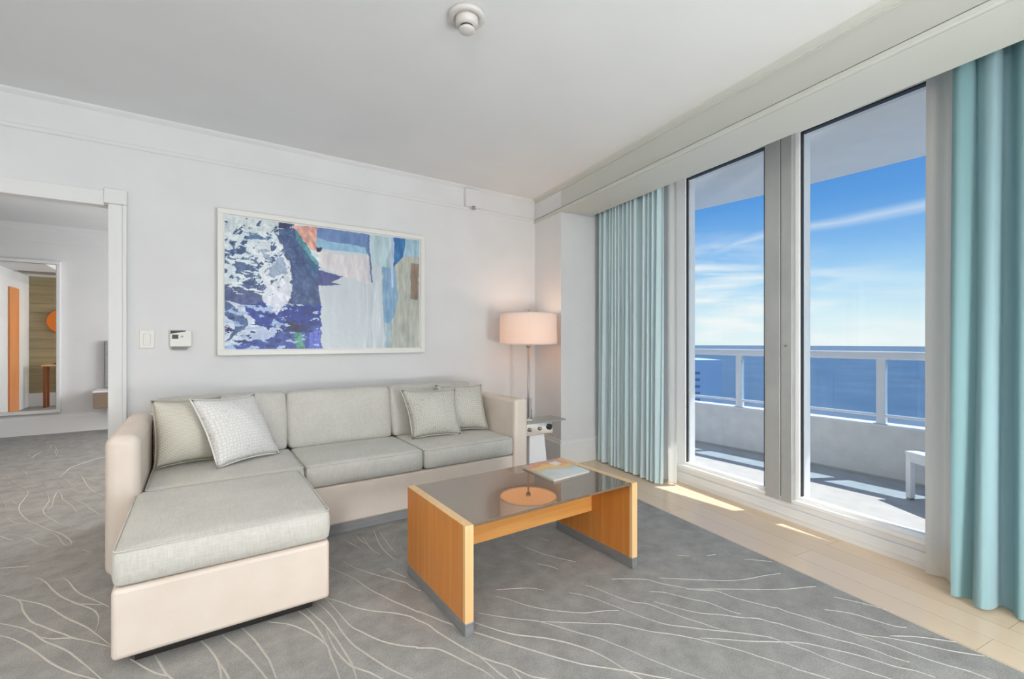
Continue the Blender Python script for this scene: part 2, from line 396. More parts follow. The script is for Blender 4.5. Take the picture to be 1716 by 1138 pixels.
def pipe_rect(x0, x1, y0, y1, z, ins=.008, r=.004, rr=.03):
    pts = []
    for cx, cy, a0 in ((x1-rr, y1-rr, 0), (x0+rr, y1-rr, 90), (x0+rr, y0+rr, 180), (x1-rr, y0+rr, 270)):
        for k in range(5):
            a = math.radians(a0+k*22.5); pts.append((cx+(rr-ins)*math.cos(a), cy+(rr-ins)*math.sin(a), z))
    return sweep(NB(), pts, r, 6, True)

# ---------------------------------------------------------------- room shell
H = 2.68; YB = 3.88
XL = -3.3; YF = -3.2
pier_back = wn(2.37, 3.748)                      # the corner where the pier turns into the window recess
cornr = (2.946, YB)                              # back wall meets pier
# carpet: one mesh, the pile and the raised vein ribbons woven into it
VEINS = [
 [(-1.421,5.937),(-1.352,5.703),(-1.237,5.417),(-1.15,5.246),(-1.113,5.113),(-1.098,4.945),(-1.085,4.789),(-1.055,4.643),(-1.005,4.492),(-0.941,4.337),(-0.869,4.204),(-0.792,4.062),(-0.725,3.958),(-0.666,3.835),(-0.631,3.74),(-0.625,3.702),(-0.64,3.687),(-0.667,3.739),(-0.708,3.863),(-0.756,3.97),(-0.819,4.05),(-0.889,4.118)],
 [(-1.169,4.952),(-1.148,4.911),(-1.085,4.776)],
 [(-1.118,4.569),(-1.06,4.451),(-1.013,4.354),(-0.965,4.29),(-0.922,4.251)],
 [(-1.02,4.112),(-0.967,4.022),(-0.9,3.924)],
 [(-0.934,4.054),(-0.877,3.979),(-0.836,3.915),(-0.788,3.814),(-0.728,3.731)],
 [(-1.085,5.415),(-1.025,5.208)],
 [(-1.024,5.098),(-0.97,4.957),(-0.932,4.79),(-0.924,4.654),(-0.914,4.547),(-0.883,4.431),(-0.821,4.288),(-0.763,4.163),(-0.72,4.092),(-0.64,3.968),(-0.6,3.902)],
 [(-0.889,4.53),(-0.886,4.64),(-0.915,4.834),(-0.929,5.003),(-0.892,4.933),(-0.856,4.78),(-0.799,4.633),(-0.748,4.495),(-0.693,4.314),(-0.633,4.215)],
 [(-0.832,4.791),(-0.787,4.733),(-0.736,4.63),(-0.686,4.53),(-0.636,4.504)],
 [(-0.723,4.621),(-0.644,4.4),(-0.584,4.251),(-0.54,4.14)],
 [(-1.105,5.841),(-1.04,5.619),(-0.956,5.433),(-0.871,5.202),(-0.796,5.052),(-0.744,4.953)],
 [(-0.972,5.304),(-0.888,5.115),(-0.798,4.944),(-0.728,4.806)],
 [(-0.923,5.676),(-0.856,5.475),(-0.765,5.096),(-0.685,4.852),(-0.614,4.685)],
 [(-0.86,5.496),(-0.788,5.336),(-0.68,5.088)],
 [(-1.391,7.375),(-1.305,7.007),(-1.288,6.851),(-1.208,6.528)],
 [(-1.519,6.981),(-1.42,6.647),(-1.423,6.806),(-1.407,6.96)],
 [(-1.162,7.49),(-1.094,7.108)],
 [(-1.409,6.174),(-1.309,5.94),(-1.263,5.791)],
 [(-0.782,3.153),(-0.74,3.105),(-0.697,3.046),(-0.672,2.995),(-0.649,2.914),(-0.616,2.83),(-0.583,2.758),(-0.544,2.703),(-0.496,2.633),(-0.455,2.578),(-0.418,2.522),(-0.377,2.477),(-0.335,2.427),(-0.279,2.36)],
 [(-0.697,3.046),(-0.653,2.999),(-0.604,2.943),(-0.557,2.878),(-0.517,2.803),(-0.473,2.722),(-0.424,2.645),(-0.381,2.573),(-0.341,2.491),(-0.289,2.383)],
 [(-0.687,3.27),(-0.662,3.246),(-0.621,3.165),(-0.582,3.069),(-0.531,2.961),(-0.466,2.854),(-0.425,2.794),(-0.385,2.729),(-0.361,2.656),(-0.353,2.582),(-0.353,2.526)],
 [(-0.571,3.198),(-0.535,3.126),(-0.496,3.016),(-0.459,2.936),(-0.411,2.857),(-0.334,2.726)],
 [(-0.702,2.832),(-0.654,2.782),(-0.607,2.727),(-0.562,2.66),(-0.536,2.611),(-0.505,2.555),(-0.459,2.491),(-0.414,2.42),(-0.377,2.348),(-0.335,2.264),(-0.291,2.171),(-0.278,2.143)],
 [(-0.674,2.716),(-0.629,2.666),(-0.581,2.595),(-0.541,2.531),(-0.501,2.46),(-0.462,2.387),(-0.418,2.317),(-0.374,2.255),(-0.329,2.201),(-0.278,2.143)],
 [(-0.536,2.611),(-0.49,2.567),(-0.449,2.543),(-0.41,2.517)],
 [(-0.867,3.514),(-0.811,3.49),(-0.75,3.463)],
 [(-0.553,3.557),(-0.507,3.491)],
 [(-0.463,2.842),(-0.411,2.806),(-0.367,2.771)],
 [(-0.215,2.235),(-0.193,2.2),(-0.158,2.137),(-0.125,2.085),(-0.093,2.048),(-0.067,2)],
 [(-0.146,2.23),(-0.134,2.19),(-0.119,2.136),(-0.1,2.072),(-0.08,2.021),(-0.06,1.966)],
 [(-0.001,2.235),(0.013,2.195),(0.033,2.137),(0.055,2.051),(0.063,1.986),(0.064,1.923),(0.065,1.88)],
 [(0.058,2.036),(0.075,1.971),(0.088,1.906),(0.092,1.862)],
 [(0.064,2.248),(0.083,2.194),(0.115,2.11),(0.142,2.034),(0.167,1.955),(0.198,1.834),(0.209,1.782)],
 [(0.138,2.248),(0.153,2.199),(0.18,2.112),(0.205,1.997),(0.218,1.92),(0.226,1.815),(0.227,1.77)],
 [(0.241,2.203),(0.27,2.175),(0.312,2.133),(0.35,2.073),(0.382,2.006),(0.405,1.943),(0.416,1.89),(0.413,1.82),(0.414,1.759),(0.411,1.686),(0.408,1.646)],
 [(0.362,2.241),(0.368,2.203),(0.393,2.126),(0.407,2.03),(0.414,1.945),(0.416,1.89)],
 [(0.392,2.24),(0.399,2.206),(0.418,2.127),(0.437,2.052),(0.445,1.996),(0.457,1.908),(0.463,1.821),(0.468,1.749),(0.465,1.692),(0.46,1.653),(0.452,1.617)],
 [(0.436,2.01),(0.434,1.947),(0.436,1.869),(0.446,1.798),(0.463,1.732),(0.486,1.694),(0.512,1.654),(0.536,1.6),(0.555,1.546)],
 [(0.435,2.281),(0.441,2.246),(0.464,2.161),(0.48,2.058),(0.486,1.96),(0.5,1.855),(0.523,1.781),(0.548,1.708),(0.571,1.646),(0.597,1.59),(0.622,1.543),(0.645,1.485)],
 [(0.481,2.282),(0.486,2.241),(0.503,2.135),(0.515,2.043),(0.529,1.963),(0.555,1.904),(0.585,1.836),(0.618,1.782),(0.663,1.729),(0.704,1.692),(0.704,1.686),(0.76,1.644),(0.79,1.591),(0.812,1.536),(0.833,1.484),(0.854,1.433),(0.865,1.378),(0.87,1.332)],
 [(0.484,2.253),(0.499,2.238),(0.546,2.164),(0.583,2.095),(0.644,2.02),(0.705,1.964),(0.759,1.895),(0.774,1.854),(0.799,1.798),(0.811,1.732),(0.834,1.649),(0.855,1.579),(0.877,1.516),(0.908,1.455),(0.94,1.407),(0.96,1.36),(0.98,1.315),(1.014,1.276),(1.051,1.242)],
 [(0.877,1.516),(0.887,1.454),(0.893,1.399),(0.903,1.352),(0.907,1.314)],
 [(0.946,1.385),(0.943,1.358),(0.941,1.326),(0.931,1.297)],
 [(0.563,2.561),(0.583,2.512),(0.614,2.435),(0.649,2.346),(0.67,2.25),(0.696,2.164),(0.707,2.138),(0.737,2.054),(0.772,1.976),(0.801,1.903),(0.8,1.915),(0.835,1.843),(0.865,1.777),(0.892,1.729),(0.913,1.686),(0.938,1.641),(0.969,1.588),(1.006,1.523),(1.035,1.473),(1.061,1.431),(1.099,1.368),(1.139,1.306),(1.175,1.254),(1.208,1.218),(1.255,1.169),(1.299,1.12),(1.34,1.069),(1.377,1.028),(1.409,0.99)],
 [(1.014,1.752),(1.063,1.693),(1.127,1.623),(1.183,1.57),(1.22,1.52),(1.259,1.45),(1.296,1.383),(1.327,1.337),(1.353,1.273),(1.379,1.207),(1.397,1.144),(1.421,1.083),(1.444,1.025),(1.48,0.958),(1.497,0.926)],
 [(1.199,1.549),(1.267,1.498),(1.347,1.438),(1.391,1.402),(1.454,1.355),(1.5,1.293),(1.544,1.232),(1.595,1.179),(1.636,1.126),(1.665,1.084),(1.698,1.024),(1.731,0.967),(1.756,0.907),(1.783,0.852),(1.805,0.797),(1.795,0.808),(1.819,0.762),(1.841,0.718),(1.851,0.695)],
 [(1.148,1.819),(1.187,1.757),(1.219,1.689),(1.266,1.618),(1.32,1.56),(1.397,1.491),(1.476,1.454),(1.54,1.415)],
 [(1.178,1.866),(1.25,1.83),(1.324,1.786),(1.368,1.731)],
 [(1.453,1.648),(1.494,1.595),(1.523,1.535),(1.541,1.474),(1.564,1.405),(1.58,1.355),(1.595,1.306),(1.629,1.235),(1.68,1.18),(1.73,1.126),(1.783,1.075),(1.835,1.025),(1.878,0.976),(1.908,0.936),(1.926,0.877),(1.945,0.825),(1.954,0.771),(1.972,0.714),(1.997,0.653),(2.021,0.595),(2.037,0.56)],
 [(1.565,1.654),(1.585,1.608),(1.598,1.56),(1.615,1.497),(1.641,1.429),(1.686,1.38),(1.705,1.326),(1.719,1.271),(1.738,1.208),(1.764,1.148),(1.78,1.101),(1.804,1.06)],
 [(1.713,1.621),(1.788,1.573),(1.854,1.518),(1.886,1.452),(1.928,1.389),(1.978,1.321),(2.043,1.264),(2.061,1.193),(2.083,1.134),(2.11,1.079),(2.132,1.035),(2.14,1.034),(2.152,0.98),(2.174,0.922),(2.191,0.87),(2.206,0.814),(2.221,0.765),(2.251,0.717),(2.291,0.679)],
 [(1.921,1.494),(2.015,1.415),(2.11,1.339),(2.183,1.283),(2.277,1.239),(2.39,1.204),(2.473,1.17)],
 [(1.943,1.351),(2.06,1.274),(2.158,1.205),(2.256,1.136),(2.36,1.07),(2.468,1.024)],
 [(1.776,1.439),(1.826,1.399),(1.857,1.345),(1.887,1.286),(1.927,1.222),(1.942,1.141),(1.961,1.095)],
 [(1.727,1.371),(1.77,1.282),(1.819,1.202),(1.888,1.139),(1.938,1.082),(1.992,1.035),(2.014,0.988),(2.029,0.968),(2.056,0.893),(2.088,0.834),(2.114,0.78),(2.139,0.737),(2.159,0.679),(2.168,0.625),(2.186,0.577)],
 [(1.67,1.098),(1.734,1.046),(1.806,0.983),(1.884,0.925),(1.98,0.85),(2.038,0.761),(2.068,0.712),(2.093,0.658),(2.116,0.598),(2.147,0.551),(2.165,0.498)],
 [(2.341,1.501),(2.389,1.478)],
 [(2.209,1.592),(2.254,1.552)],
 [(2.472,1.359),(2.525,1.305),(2.567,1.259)],
 [(2.358,1.074),(2.427,1.042),(2.484,1.01)],
 [(2.303,0.903),(2.346,0.855),(2.377,0.803),(2.393,0.743),(2.414,0.683),(2.441,0.653)],
 [(2.216,0.763),(2.229,0.701),(2.247,0.648),(2.254,0.595),(2.266,0.54),(2.282,0.494),(2.306,0.442),(2.312,0.401),(2.32,0.367)],
 [(2.291,0.679),(2.333,0.62),(2.372,0.558),(2.398,0.511),(2.438,0.46),(2.465,0.427)],
 [(2.316,0.673),(2.395,0.614),(2.459,0.544),(2.487,0.509)],
 [(2.453,0.922),(2.488,0.856),(2.518,0.782),(2.533,0.721)],
 [(0.647,2.564),(0.67,2.488),(0.702,2.42),(0.737,2.351),(0.779,2.279),(0.815,2.222),(0.847,2.17),(0.857,2.113),(0.876,2.06)],
 [(0.725,2.852),(0.744,2.765),(0.771,2.675)],
 [(0.826,2.845),(0.821,2.756),(0.818,2.643),(0.836,2.536)],
 [(0.915,2.899),(0.891,2.77),(0.874,2.619),(0.879,2.481),(0.888,2.436)],
 [(0.939,2.882),(0.927,2.745),(0.917,2.589),(0.923,2.503)],
 [(1.014,2.765),(0.968,2.686),(0.925,2.612)],
 [(0.797,2.881),(0.802,2.784),(0.815,2.702)],
 [(0.818,2.364),(0.84,2.291),(0.866,2.219)],
 [(1,2.634),(0.965,2.557),(0.953,2.47)],
 [(0.852,2.843),(0.838,2.775)],
 [(1.599,2.356),(1.569,2.238),(1.569,2.146),(1.596,2.04),(1.636,1.946),(1.684,1.858)],
 [(1.706,2.203),(1.732,2.146)],
 [(1.502,1.959),(1.543,1.893),(1.554,1.848)],
]

bm = NB()
e0 = wn(2.39, -3.6); e1 = wn(2.39, 4.3)
pts = [(XL, YF), (e0.x, YF), (e0.x, e0.y), (e1.x, e1.y)]
pts = [(-4.2, YF-.5), (wn(2.39,-3.4).x, YF-.5), (wn(2.39, -3.4).x, wn(2.39,-3.4).y), (e1.x, e1.y), (e1.x, 8.35), (-4.2, 8.35)]
prism(bm, pts, -.02, 0)
def smooth_line(ps):
    ps = [Vector((x, y, 0)) for x, y in ps]
    if len(ps) < 3: return ps
    out = []
    for i in range(len(ps)-1):
        a = ps[max(i-1, 0)]; b = ps[i]; c = ps[i+1]; d = ps[min(i+2, len(ps)-1)]
        for k in range(5):
            t = k/5; out.append(.5*((2*b) + (-a+c)*t + (2*a-5*b+4*c-d)*t*t + (-a+3*b-3*c+d)*t**3))
    out.append(ps[-1]); return out
def ribbon(bm, ps, wd, mi=1):
    P = smooth_line(ps); n = len(P); prev = None
    for i, p in enumerate(P):
        d = (P[min(i+1, n-1)]-P[max(i-1, 0)])
        if d.length < 1e-6: continue
        d.normalize(); s = Vector((-d.y, d.x, 0))*wd*.5*min(1, .35+2.2*min(i, n-1-i)/n)
        cur = (bm.verts.new((p.x+s.x, p.y+s.y, .0004)), bm.verts.new((p.x, p.y, .0028)), bm.verts.new((p.x-s.x, p.y-s.y, .0004)))
        if prev:
            bm.faces.new((prev[0], prev[1], cur[1], cur[0])).material_index = mi
            bm.faces.new((prev[1], prev[2], cur[2], cur[1])).material_index = mi
        prev = cur
for i, ln in enumerate(VEINS):
    mx = sum(p[0] for p in ln)/len(ln)
    ribbon(bm, ln, .0082 if mx < .95 else .0058, 1 if mx < .95 else 2)
# the same pattern running on where no line could be traced
for k in range(46):
    x = random.uniform(-3.4, 2.0); y = random.uniform(-2.6, .9) if k < 34 else random.uniform(4.2, 7.8)
    if k >= 34: x = random.uniform(-3.2, 1.4)
    a = random.uniform(-.6, .2) + math.pi*.62; ln = []
    for s in range(7):
        ln.append((x, y)); a += random.uniform(-.35, .35); x += .17*math.cos(a); y += .17*math.sin(a)
        if x > 1.9: break
    if len(ln) > 2: ribbon(bm, ln, .008)
struct('floor', bm, [M['carpet'], M['vein'], M['vein_faint']])
bm = NB(); prism(bm, [tuple(wn(2.39, -3.4).xy), tuple(wn(3.02, -3.4).xy), tuple(wn(3.02, 3.9).xy), tuple(wn(2.39, 4.3).xy)], -.021, -.001)
struct('floor', bm, M['floorwood'])
# ceilings
struct('ceiling', prism(NB(), [(-4.2, YF-.5), (4.0, YF-.5), (4.0, 8.4), (-4.2, 8.4)], H, H+.15), M['ceil'])
# back wall with the opening into the bedroom
bm = NB(); box(bm, -.44, 3.2, YB, YB+.12, 0, H); box(bm, -2.3, -.44, YB, YB+.12, 2.07, H); box(bm, -4.2, -2.3, YB, YB+.12, 0, H)
struct('wall_back', bm, M['wall'])
# pier between back wall and window recess, and the window wall itself
bm = NB()
pa = wn(2.37, 3.748); prism(bm, [tuple(pa.xy), (3.55, pa.y-.03), (3.55, YB+.05), (cornr[0], YB+.05)], 0, H)
struct('wall_right', bm, M['wall'])
bm = NB(); wbox(bm, 2.96, 3.20, 2.99, 3.75, 0, H); wbox(bm, 2.96, 3.2, .0, .62, 0, H); wbox(bm, 2.96, 3.2, -.6, .0, 0, H)
wbox(bm, 2.96, 3.2, -3.4, -2.9, 0, H); wbox(bm, 2.96, 3.2, -3.4, 3.75, 2.60, H); wbox(bm, 2.96, 3.2, -2.9, -.6, 2.42, 2.60); wbox(bm, 2.96, 3.2, -2.9, -.6, 0, .2)
struct('wall_right', bm, M['wall'])
struct('wall_left', B(-4.3, -4.2, YF-.5, 8.4, 0, H), M['wall'])
struct('wall_front', B(-4.2, 3.4, YF-.6, YF-.5, 0, H), M['wall'])
struct('wall_far', B(-4.2, 3.4, 8.25, 8.35, 0, H), M['wall'])
struct('wall_right', B(2.3, 2.4, YB+.12, 8.25, 0, H), M['wall'])

# bulkhead along the windows: face, top cove, bottom band, soffit, curtain pocket behind it
bm = NB(); wbox(bm, 2.37, 2.44, -3.4, 3.748, 2.44, H); wbox(bm, 2.44, 2.725, -3.4, 3.748, 2.44, 2.50)
struct('trim_1', bm, M['beam'])
struct('trim_2', WB(2.348, 2.37, -3.4, 4.26, 2.440, 2.468), M['beam'], bevel=.004)
struct('trim_2', WB(2.355, 2.37, -3.4, 4.26, 2.474, 2.482), M['beam'], bevel=.002)
def crown_profile_w(w0, w1, prof):
    bm = NB(); a = [bm.verts.new(wn(n, w0, z)) for n, z in prof]; b = [bm.verts.new(wn(n, w1, z)) for n, z in prof]
    k = len(prof)
    for i in range(k): bm.faces.new((a[i], a[(i+1) % k], b[(i+1) % k], b[i]))
    bm.faces.new(a); bm.faces.new(b[::-1]); return bm
struct('trim_3', crown_profile_w(-3.4, 4.24, [(2.37, H), (2.37, 2.645), (2.358, 2.645), (2.358, 2.653), (2.352, 2.655), (2.350, 2.662), (2.335, 2.666), (2.322, 2.672), (2.318, H)]), M['beam'])
# pier section above the soffit is plain, so the band runs on along it; the same crown on the back wall
def crown_y(x0, x1, y, s, prof):
    bm = NB(); a = [bm.verts.new((x0, y+s*d, z)) for d, z in prof]; b = [bm.verts.new((x1, y+s*d, z)) for d, z in prof]; k = len(prof)
    for i in range(k): bm.faces.new((a[i], a[(i+1) % k], b[(i+1) % k], b[i]))
    bm.faces.new(a); bm.faces.new(b[::-1]); return bm
cprof = [(0, H), (0, 2.455), (.010, 2.455), (.014, 2.463), (.014, 2.478), (.006, 2.484), (.006, 2.650), (.016, 2.656), (.03, 2.668), (.035, H)]
struct('trim_4', crown_y(-4.2, 2.925, YB, -1, cprof), M['wall'])
struct('trim_5', crown_y(-4.2, 2.3, 8.25, -1, [(0, H), (0, 2.46), (.012, 2.46), (.015, 2.49), (.02, 2.60), (.05, 2.64), (.06, H)]), M['wall'])
# baseboards
def bprof(t=.018): return [(0, 0), (t, 0), (t, .205), (t*.6, .222), (t*.45, .240), (0, .244)]
def base_seg(name, p, q, nrm):
    bm = NB(); k = 6; pr = bprof(); n = Vector((nrm[0], nrm[1], 0)).normalized()
    a = [bm.verts.new(Vector((p[0], p[1], 0)) + n*d + Vector((0, 0, z))) for d, z in pr]; b = [bm.verts.new(Vector((q[0], q[1], 0)) + n*d + Vector((0, 0, z))) for d, z in pr]
    for i in range(k): bm.faces.new((a[i], a[(i+1) % k], b[(i+1) % k], b[i]))
    bm.faces.new(a); bm.faces.new(b[::-1]); return struct(name, bm, M['trim'])
base_seg('baseboard_back', (-.38, YB), (2.93, YB), (0, -1))
base_seg('baseboard_right', (cornr[0]-.003, YB-.02), tuple(wn(2.37, 3.73).xy), (-NX, -NY))
base_seg('baseboard_recess', (pa.x-.016, pa.y), (3.4, pa.y-.025), (0, -1))
base_seg('baseboard_far', (-4.2, 8.25), (2.3, 8.25), (0, -1))
# casing of the opening: upright with an outer bead, plinth block and head board
bm = NB(); box(bm, -.482, -.404, YB-.018, YB, 0, 2.075); box(bm, -.41, -.388, YB-.030, YB, 0, 2.075); box(bm, -.500, -.386, YB-.034, YB, 2.075, 2.17)
struct('trim_6', bm, M['trim'], bevel=.004)
bm = NB(); box(bm, -2.36, -.500, YB-.018, YB, 2.06, 2.155); box(bm, -2.4, -2.3, YB-.018, YB, 0, 2.06)
struct('trim_7', bm, M['trim'], bevel=.003)
struct('trim_8', B(-.482, -.44, YB, YB+.14, 0, 2.07), M['trim'])

# ---------------------------------------------------------------- glazed balcony doors
def slider(name, w0, w1, n, fl, fr):
    """one glazed leaf: frame with black gaskets and a pane"""
    zb, zt = .17, 2.575
    bm = NB()
    wbox(bm, n-.025, n+.025, w0, w0+fl, .13, 2.66); wbox(bm, n-.025, n+.025, w1-fr, w1, .13, 2.66)
    wbox(bm, n-.025, n+.025, w0+fl, w1-fr, .13, zb); wbox(bm, n-.025, n+.025, w0+fl, w1-fr, zt, 2.66)
    fr_o = struct(name, bm, M['winframe'], bevel=.003)
    g = .009; a, b = w0+fl, w1-fr
    bm = NB(); wbox(bm, n-.02, n+.012, a, a+g, zb, zt); wbox(bm, n-.012, n+.010, b-.007, b, zb, zt); wbox(bm, n-.02, n+.02, a+g, b-g, zt-g, zt)
    child(obj('gasket', bm, M['gasket']), fr_o)
    child(obj('glass_pane', WB(n-.004, n+.004, a+g, b-g, zb, zt-g), M['glass']), fr_o)
    child(obj('outer_jamb', WB(n+.026, n+.085, b-.004, b+.03, .13, 2.6), M['rail']), fr_o)
    return fr_o
d1 = slider('door_1', 2.085, 2.955, 3.06, .035, .115)      # leaf nearer the back wall
d2 = slider('door_2', .62, 1.905, 3.06, .035, .03)         # leaf running on behind the right curtain
# the meeting posts between the two leaves
bm = NB(); wbox(bm, 3.0, 3.085, 1.985, 2.09, .12, 2.66)
ms = struct('trim_9', bm, M['mull'], bevel=.003)
bm = NB(); wbox(bm, 3.0, 3.085, 1.905, 1.979, .12, 2.66)
ms2 = struct('trim_10', bm, M['mull'], bevel=.003)
child(obj('lock', tube(NB(), wn(2.993, 1.945, 1.165), wn(3.002, 1.945, 1.165), .007, 14), M['nickel']), ms2)
child(obj('weather_strip', WB(3.006, 3.08, 1.978, 1.986, .13, 2.66), M['gasket']), ms)
# raised sill: apron, nosing, tracks
bm = NB(); wbox(bm, 3.0, 3.2, .0, 2.99, -.02, .085); wbox(bm, 3.012, 3.2, .0, 2.99, .085, .125)
struct('trim_11', bm, M['trim'], bevel=.004)
bm = NB(); wbox(bm, 2.994, 3.012, .0, 2.99, .028, .040)
struct('trim_12', bm, M['trim'], bevel=.003)
bm = NB(); wbox(bm, 3.005, 3.045, .0, 2.99, .125, .148)
wbox(bm, 3.088, 3.10, .3, 2.99, .125, .150); wbox(bm, 3.125, 3.137, .3, 2.99, .125, .140); wbox(bm, 3.165, 3.2, .3, 2.99, .10, .132)
struct('trim_13', bm, M['winframe'], bevel=.002)
bm = NB(); wbox(bm, 2.955, 3.01, 2.955, 2.99, 0.0, 2.66)
struct('trim_14', bm, M['winframe'], bevel=.003)

# ---------------------------------------------------------------- balcony
struct('floor', prism(NB(), [tuple(wn(3.2, -1.6).xy), (5.1, -1.9), (5.1, 5.0), tuple(wn(3.2, 5.0).xy)], -.12, -.002), M['concrete'])
edge = [(4.60, -1.9), (4.575, 1.09), (4.545, 1.95), (4.50, 2.45), (4.42, 3.1), (4.25, 4.2), (4.1, 5.0)]
bm = prism(NB(), [tuple(wn(3.12, -1.6).xy)] + edge + [tuple(wn(3.12, 5.0).xy)], 2.61, 2.9)
struct('ceiling', bm, mottled('balcony_soffit_paint', srgb(240,240,240), srgb(244,244,244), 5, .85, .1, .003, 50))
def pedge(off): return [(4.915+off, -1.9), (4.915+off, 1.0), (4.915+off, 2.0), (4.90+off, 2.6), (4.86+off, 3.3), (4.78+off, 4.1), (4.70+off, 5.0)]
bm = prism(NB(), pedge(0) + pedge(.16)[::-1], -.1, .455)
struct('wall_balcony', bm, M['stucco'])
bm = prism(NB(), pedge(-.006) + pedge(.17)[::-1], .455, .467)
struct('trim_15', bm, M['rail'])
bm = prism(NB(), pedge(-.004) + pedge(.0)[::-1], -.001, .02)
struct('trim_16', bm, M['mull'])
rl = thing('balcony_railing', 'white metal balcony railing with blue glass panels on the low white parapet', 'railing', (4.95, 1.5, .467))
def railbar(z0, z1, o0, o1): return prism(NB(), pedge(o0) + pedge(o1)[::-1], z0, z1)
part('top_rail', railbar(1.035, 1.105, .0, .09), M['rail'], rl, bevel=.012)
part('bottom_rail', railbar(.532, .556, .02, .065), M['rail'], rl, bevel=.004)
py_ = [-.98, .23, 1.498, 2.766, 4.03]
def px_(y):
    P_ = pedge(0)
    for (xa, ya), (xb, yb) in zip(P_, P_[1:]):
        if ya <= y <= yb: return xa+(xb-xa)*(y-ya)/(yb-ya)
for y in py_:
    x = px_(y); bm = B(x+.015, x+.075, y-.033, y+.033, .467, 1.04); box(bm, x+.0, x+.09, y-.05, y+.05, .467, .475)
    part('post', bm, M['rail'], rl, bevel=.004)
for a, b in zip(py_, py_[1:]):
    bm = NB(); x0, x1 = px_(a+.03)+.042, px_(b-.03)+.042
    prism(bm, [(x0, a+.03), (x0+.008, a+.03), (x1+.008, b-.03), (x1, b-.03)], .556, 1.036)
    part('glass_panel', bm, M['railglass'], rl)
# low white slatted side table on the balcony
ot = thing('patio_side_table', 'low white square patio table on the balcony floor, half hidden by the curtain', 'table', (4.51, .93, 0))
c0 = Vector((4.44, 1.20, 0)); ux = Vector((.85, -.52, 0)).normalized(); uy = Vector((-.52, -.85, 0)).normalized()
def obox(bm, a0, a1, b0, b1, z0, z1):
    ps = [c0+ux*a+uy*b+Vector((0, 0, z)) for z in (z0, z1) for a, b in ((a0,b0),(a1,b0),(a1,b1),(a0,b1))]
    vs = [bm.verts.new(p) for p in ps]
    for f in ((0,3,2,1),(4,5,6,7),(0,1,5,4),(1,2,6,5),(2,3,7,6),(3,0,4,7)): bm.faces.new([vs[i] for i in f])
    return bm
part('tabletop', obox(NB(), 0, .45, 0, .45, .338, .362), M['rail'], ot, bevel=.005)
bm = NB(); obox(bm, .006, .444, .006, .03, .285, .34); obox(bm, .006, .444, .42, .444, .285, .34); obox(bm, .006, .03, .03, .42, .285, .34); obox(bm, .42, .444, .03, .42, .285, .34)
part('apron', bm, M['rail'], ot, bevel=.003)
for a in (.004, .406):
    for b in (.004, .406):
        l = part('leg', obox(NB(), a, a+.04, b, b+.04, .012, .34), M['rail'], ot, bevel=.003)
        child(obj('foot_cap', obox(NB(), a+.003, a+.037, b+.003, b+.037, 0, .012), M['nickel']), l)
# sea, and an added pale block standing in for a reflection in the railing glass
m = mat('sea_water', srgb(60,108,160), .8, spec=.05); nt = m.node_tree; v = coords(m, 'Object', (1, 1, 1))
n = noise(nt, v, .012, 6, .6)
nt.links.new(ramp(nt, n, [(.35, srgb(92,116,136)), (.65, srgb(104,127,147))]), bsdf(m).inputs['Base Color']); bump(m, noise(nt, v, .15, 4), .3, 1.0)
bm = NB(); R_ = 6600
ring = [bm.verts.new((R_*math.cos(a*math.pi/36), R_*math.sin(a*math.pi/36), -60)) for a in range(72)]
bm.faces.new(ring); sea = obj('sea', bm, m); sea['kind'] = 'structure'
d0 = Vector((.917, .585, 0))*70; rv = Vector((.8261, -.5635, 0)); fv = Vector((.5635, .8261, 0))
tw = thing('reflection_block', 'pale block standing in for a reflection in the left end of the railing glass', 'reflection stand-in', (d0.x, d0.y, -60))
def tbox(a0, a1, b0, b1, z0, z1): 
    return prism(NB(), [tuple((d0+rv*a+fv*b_).xy) for a, b_ in ((a0, b0), (a1, b0), (a1, b1), (a0, b1))], z0, z1)
part('wall', tbox(-2.3, 2.1, 0, 9, -60, -1.75), mat('reflection_pale', srgb(236,243,248), .8), tw)
for k in range(5): part('reflection_dash', tbox(-2.1, -1.25, -.06, .02, -4.35-k*1.02+.4, -4.1-k*1.02+.55), mat('reflection_blue', srgb(120,150,180), .3), tw)  # blue dashes of the same reflection, built as thin boxes
# ---------------------------------------------------------------- bedroom beyond the opening
def frame_rect(bm, x0, x1, z0, z1, y0, y1, t):
    box(bm, x0, x1, y0, y1, z0, z0+t); box(bm, x0, x1, y0, y1, z1-t, z1); box(bm, x0, x0+t, y0, y1, z0+t, z1-t); box(bm, x1-t, x1, y0, y1, z0+t, z1-t)
    return bm
mi = thing('wall_mirror', 'tall white framed mirror on the bedroom wall seen through the opening', 'mirror', (-1.95, 8.24, .28))
part('frame', frame_rect(NB(), -2.45, -1.485, .27, 2.225, 8.19, 8.25, .042), M['trim'], mi, bevel=.006)
part('mirror_glass', B(-2.41, -1.525, 8.215, 8.225, .31, 2.185), M['mirror'], mi)
part('liner', frame_rect(NB(), -2.411, -1.524, .309, 2.186, 8.205, 8.216, .006), M['nickel'], mi)
ns = thing('nightstand', 'brown wall-hung nightstand at the right edge of the opening', 'nightstand', (-.85, 8.0, .3))
part('body', B(-1.12, -.6, 7.85, 8.25, .33, .53), mat('taupe_wood', srgb(138,120,104), .5), ns, bevel=.006)
part('top', B(-1.13, -.59, 7.84, 8.25, .53, .555), M['trim'], ns, bevel=.004)
hb = obj('headboard', B(-1.06, .9, 8.17, 8.245, .56, 1.20), mottled('grey_headboard_fabric', srgb(150,150,150), srgb(162,162,161), 40, .9, .2), bevel=.02)
tag(hb, 'grey upholstered panel on the bedroom wall above the nightstand', 'headboard')
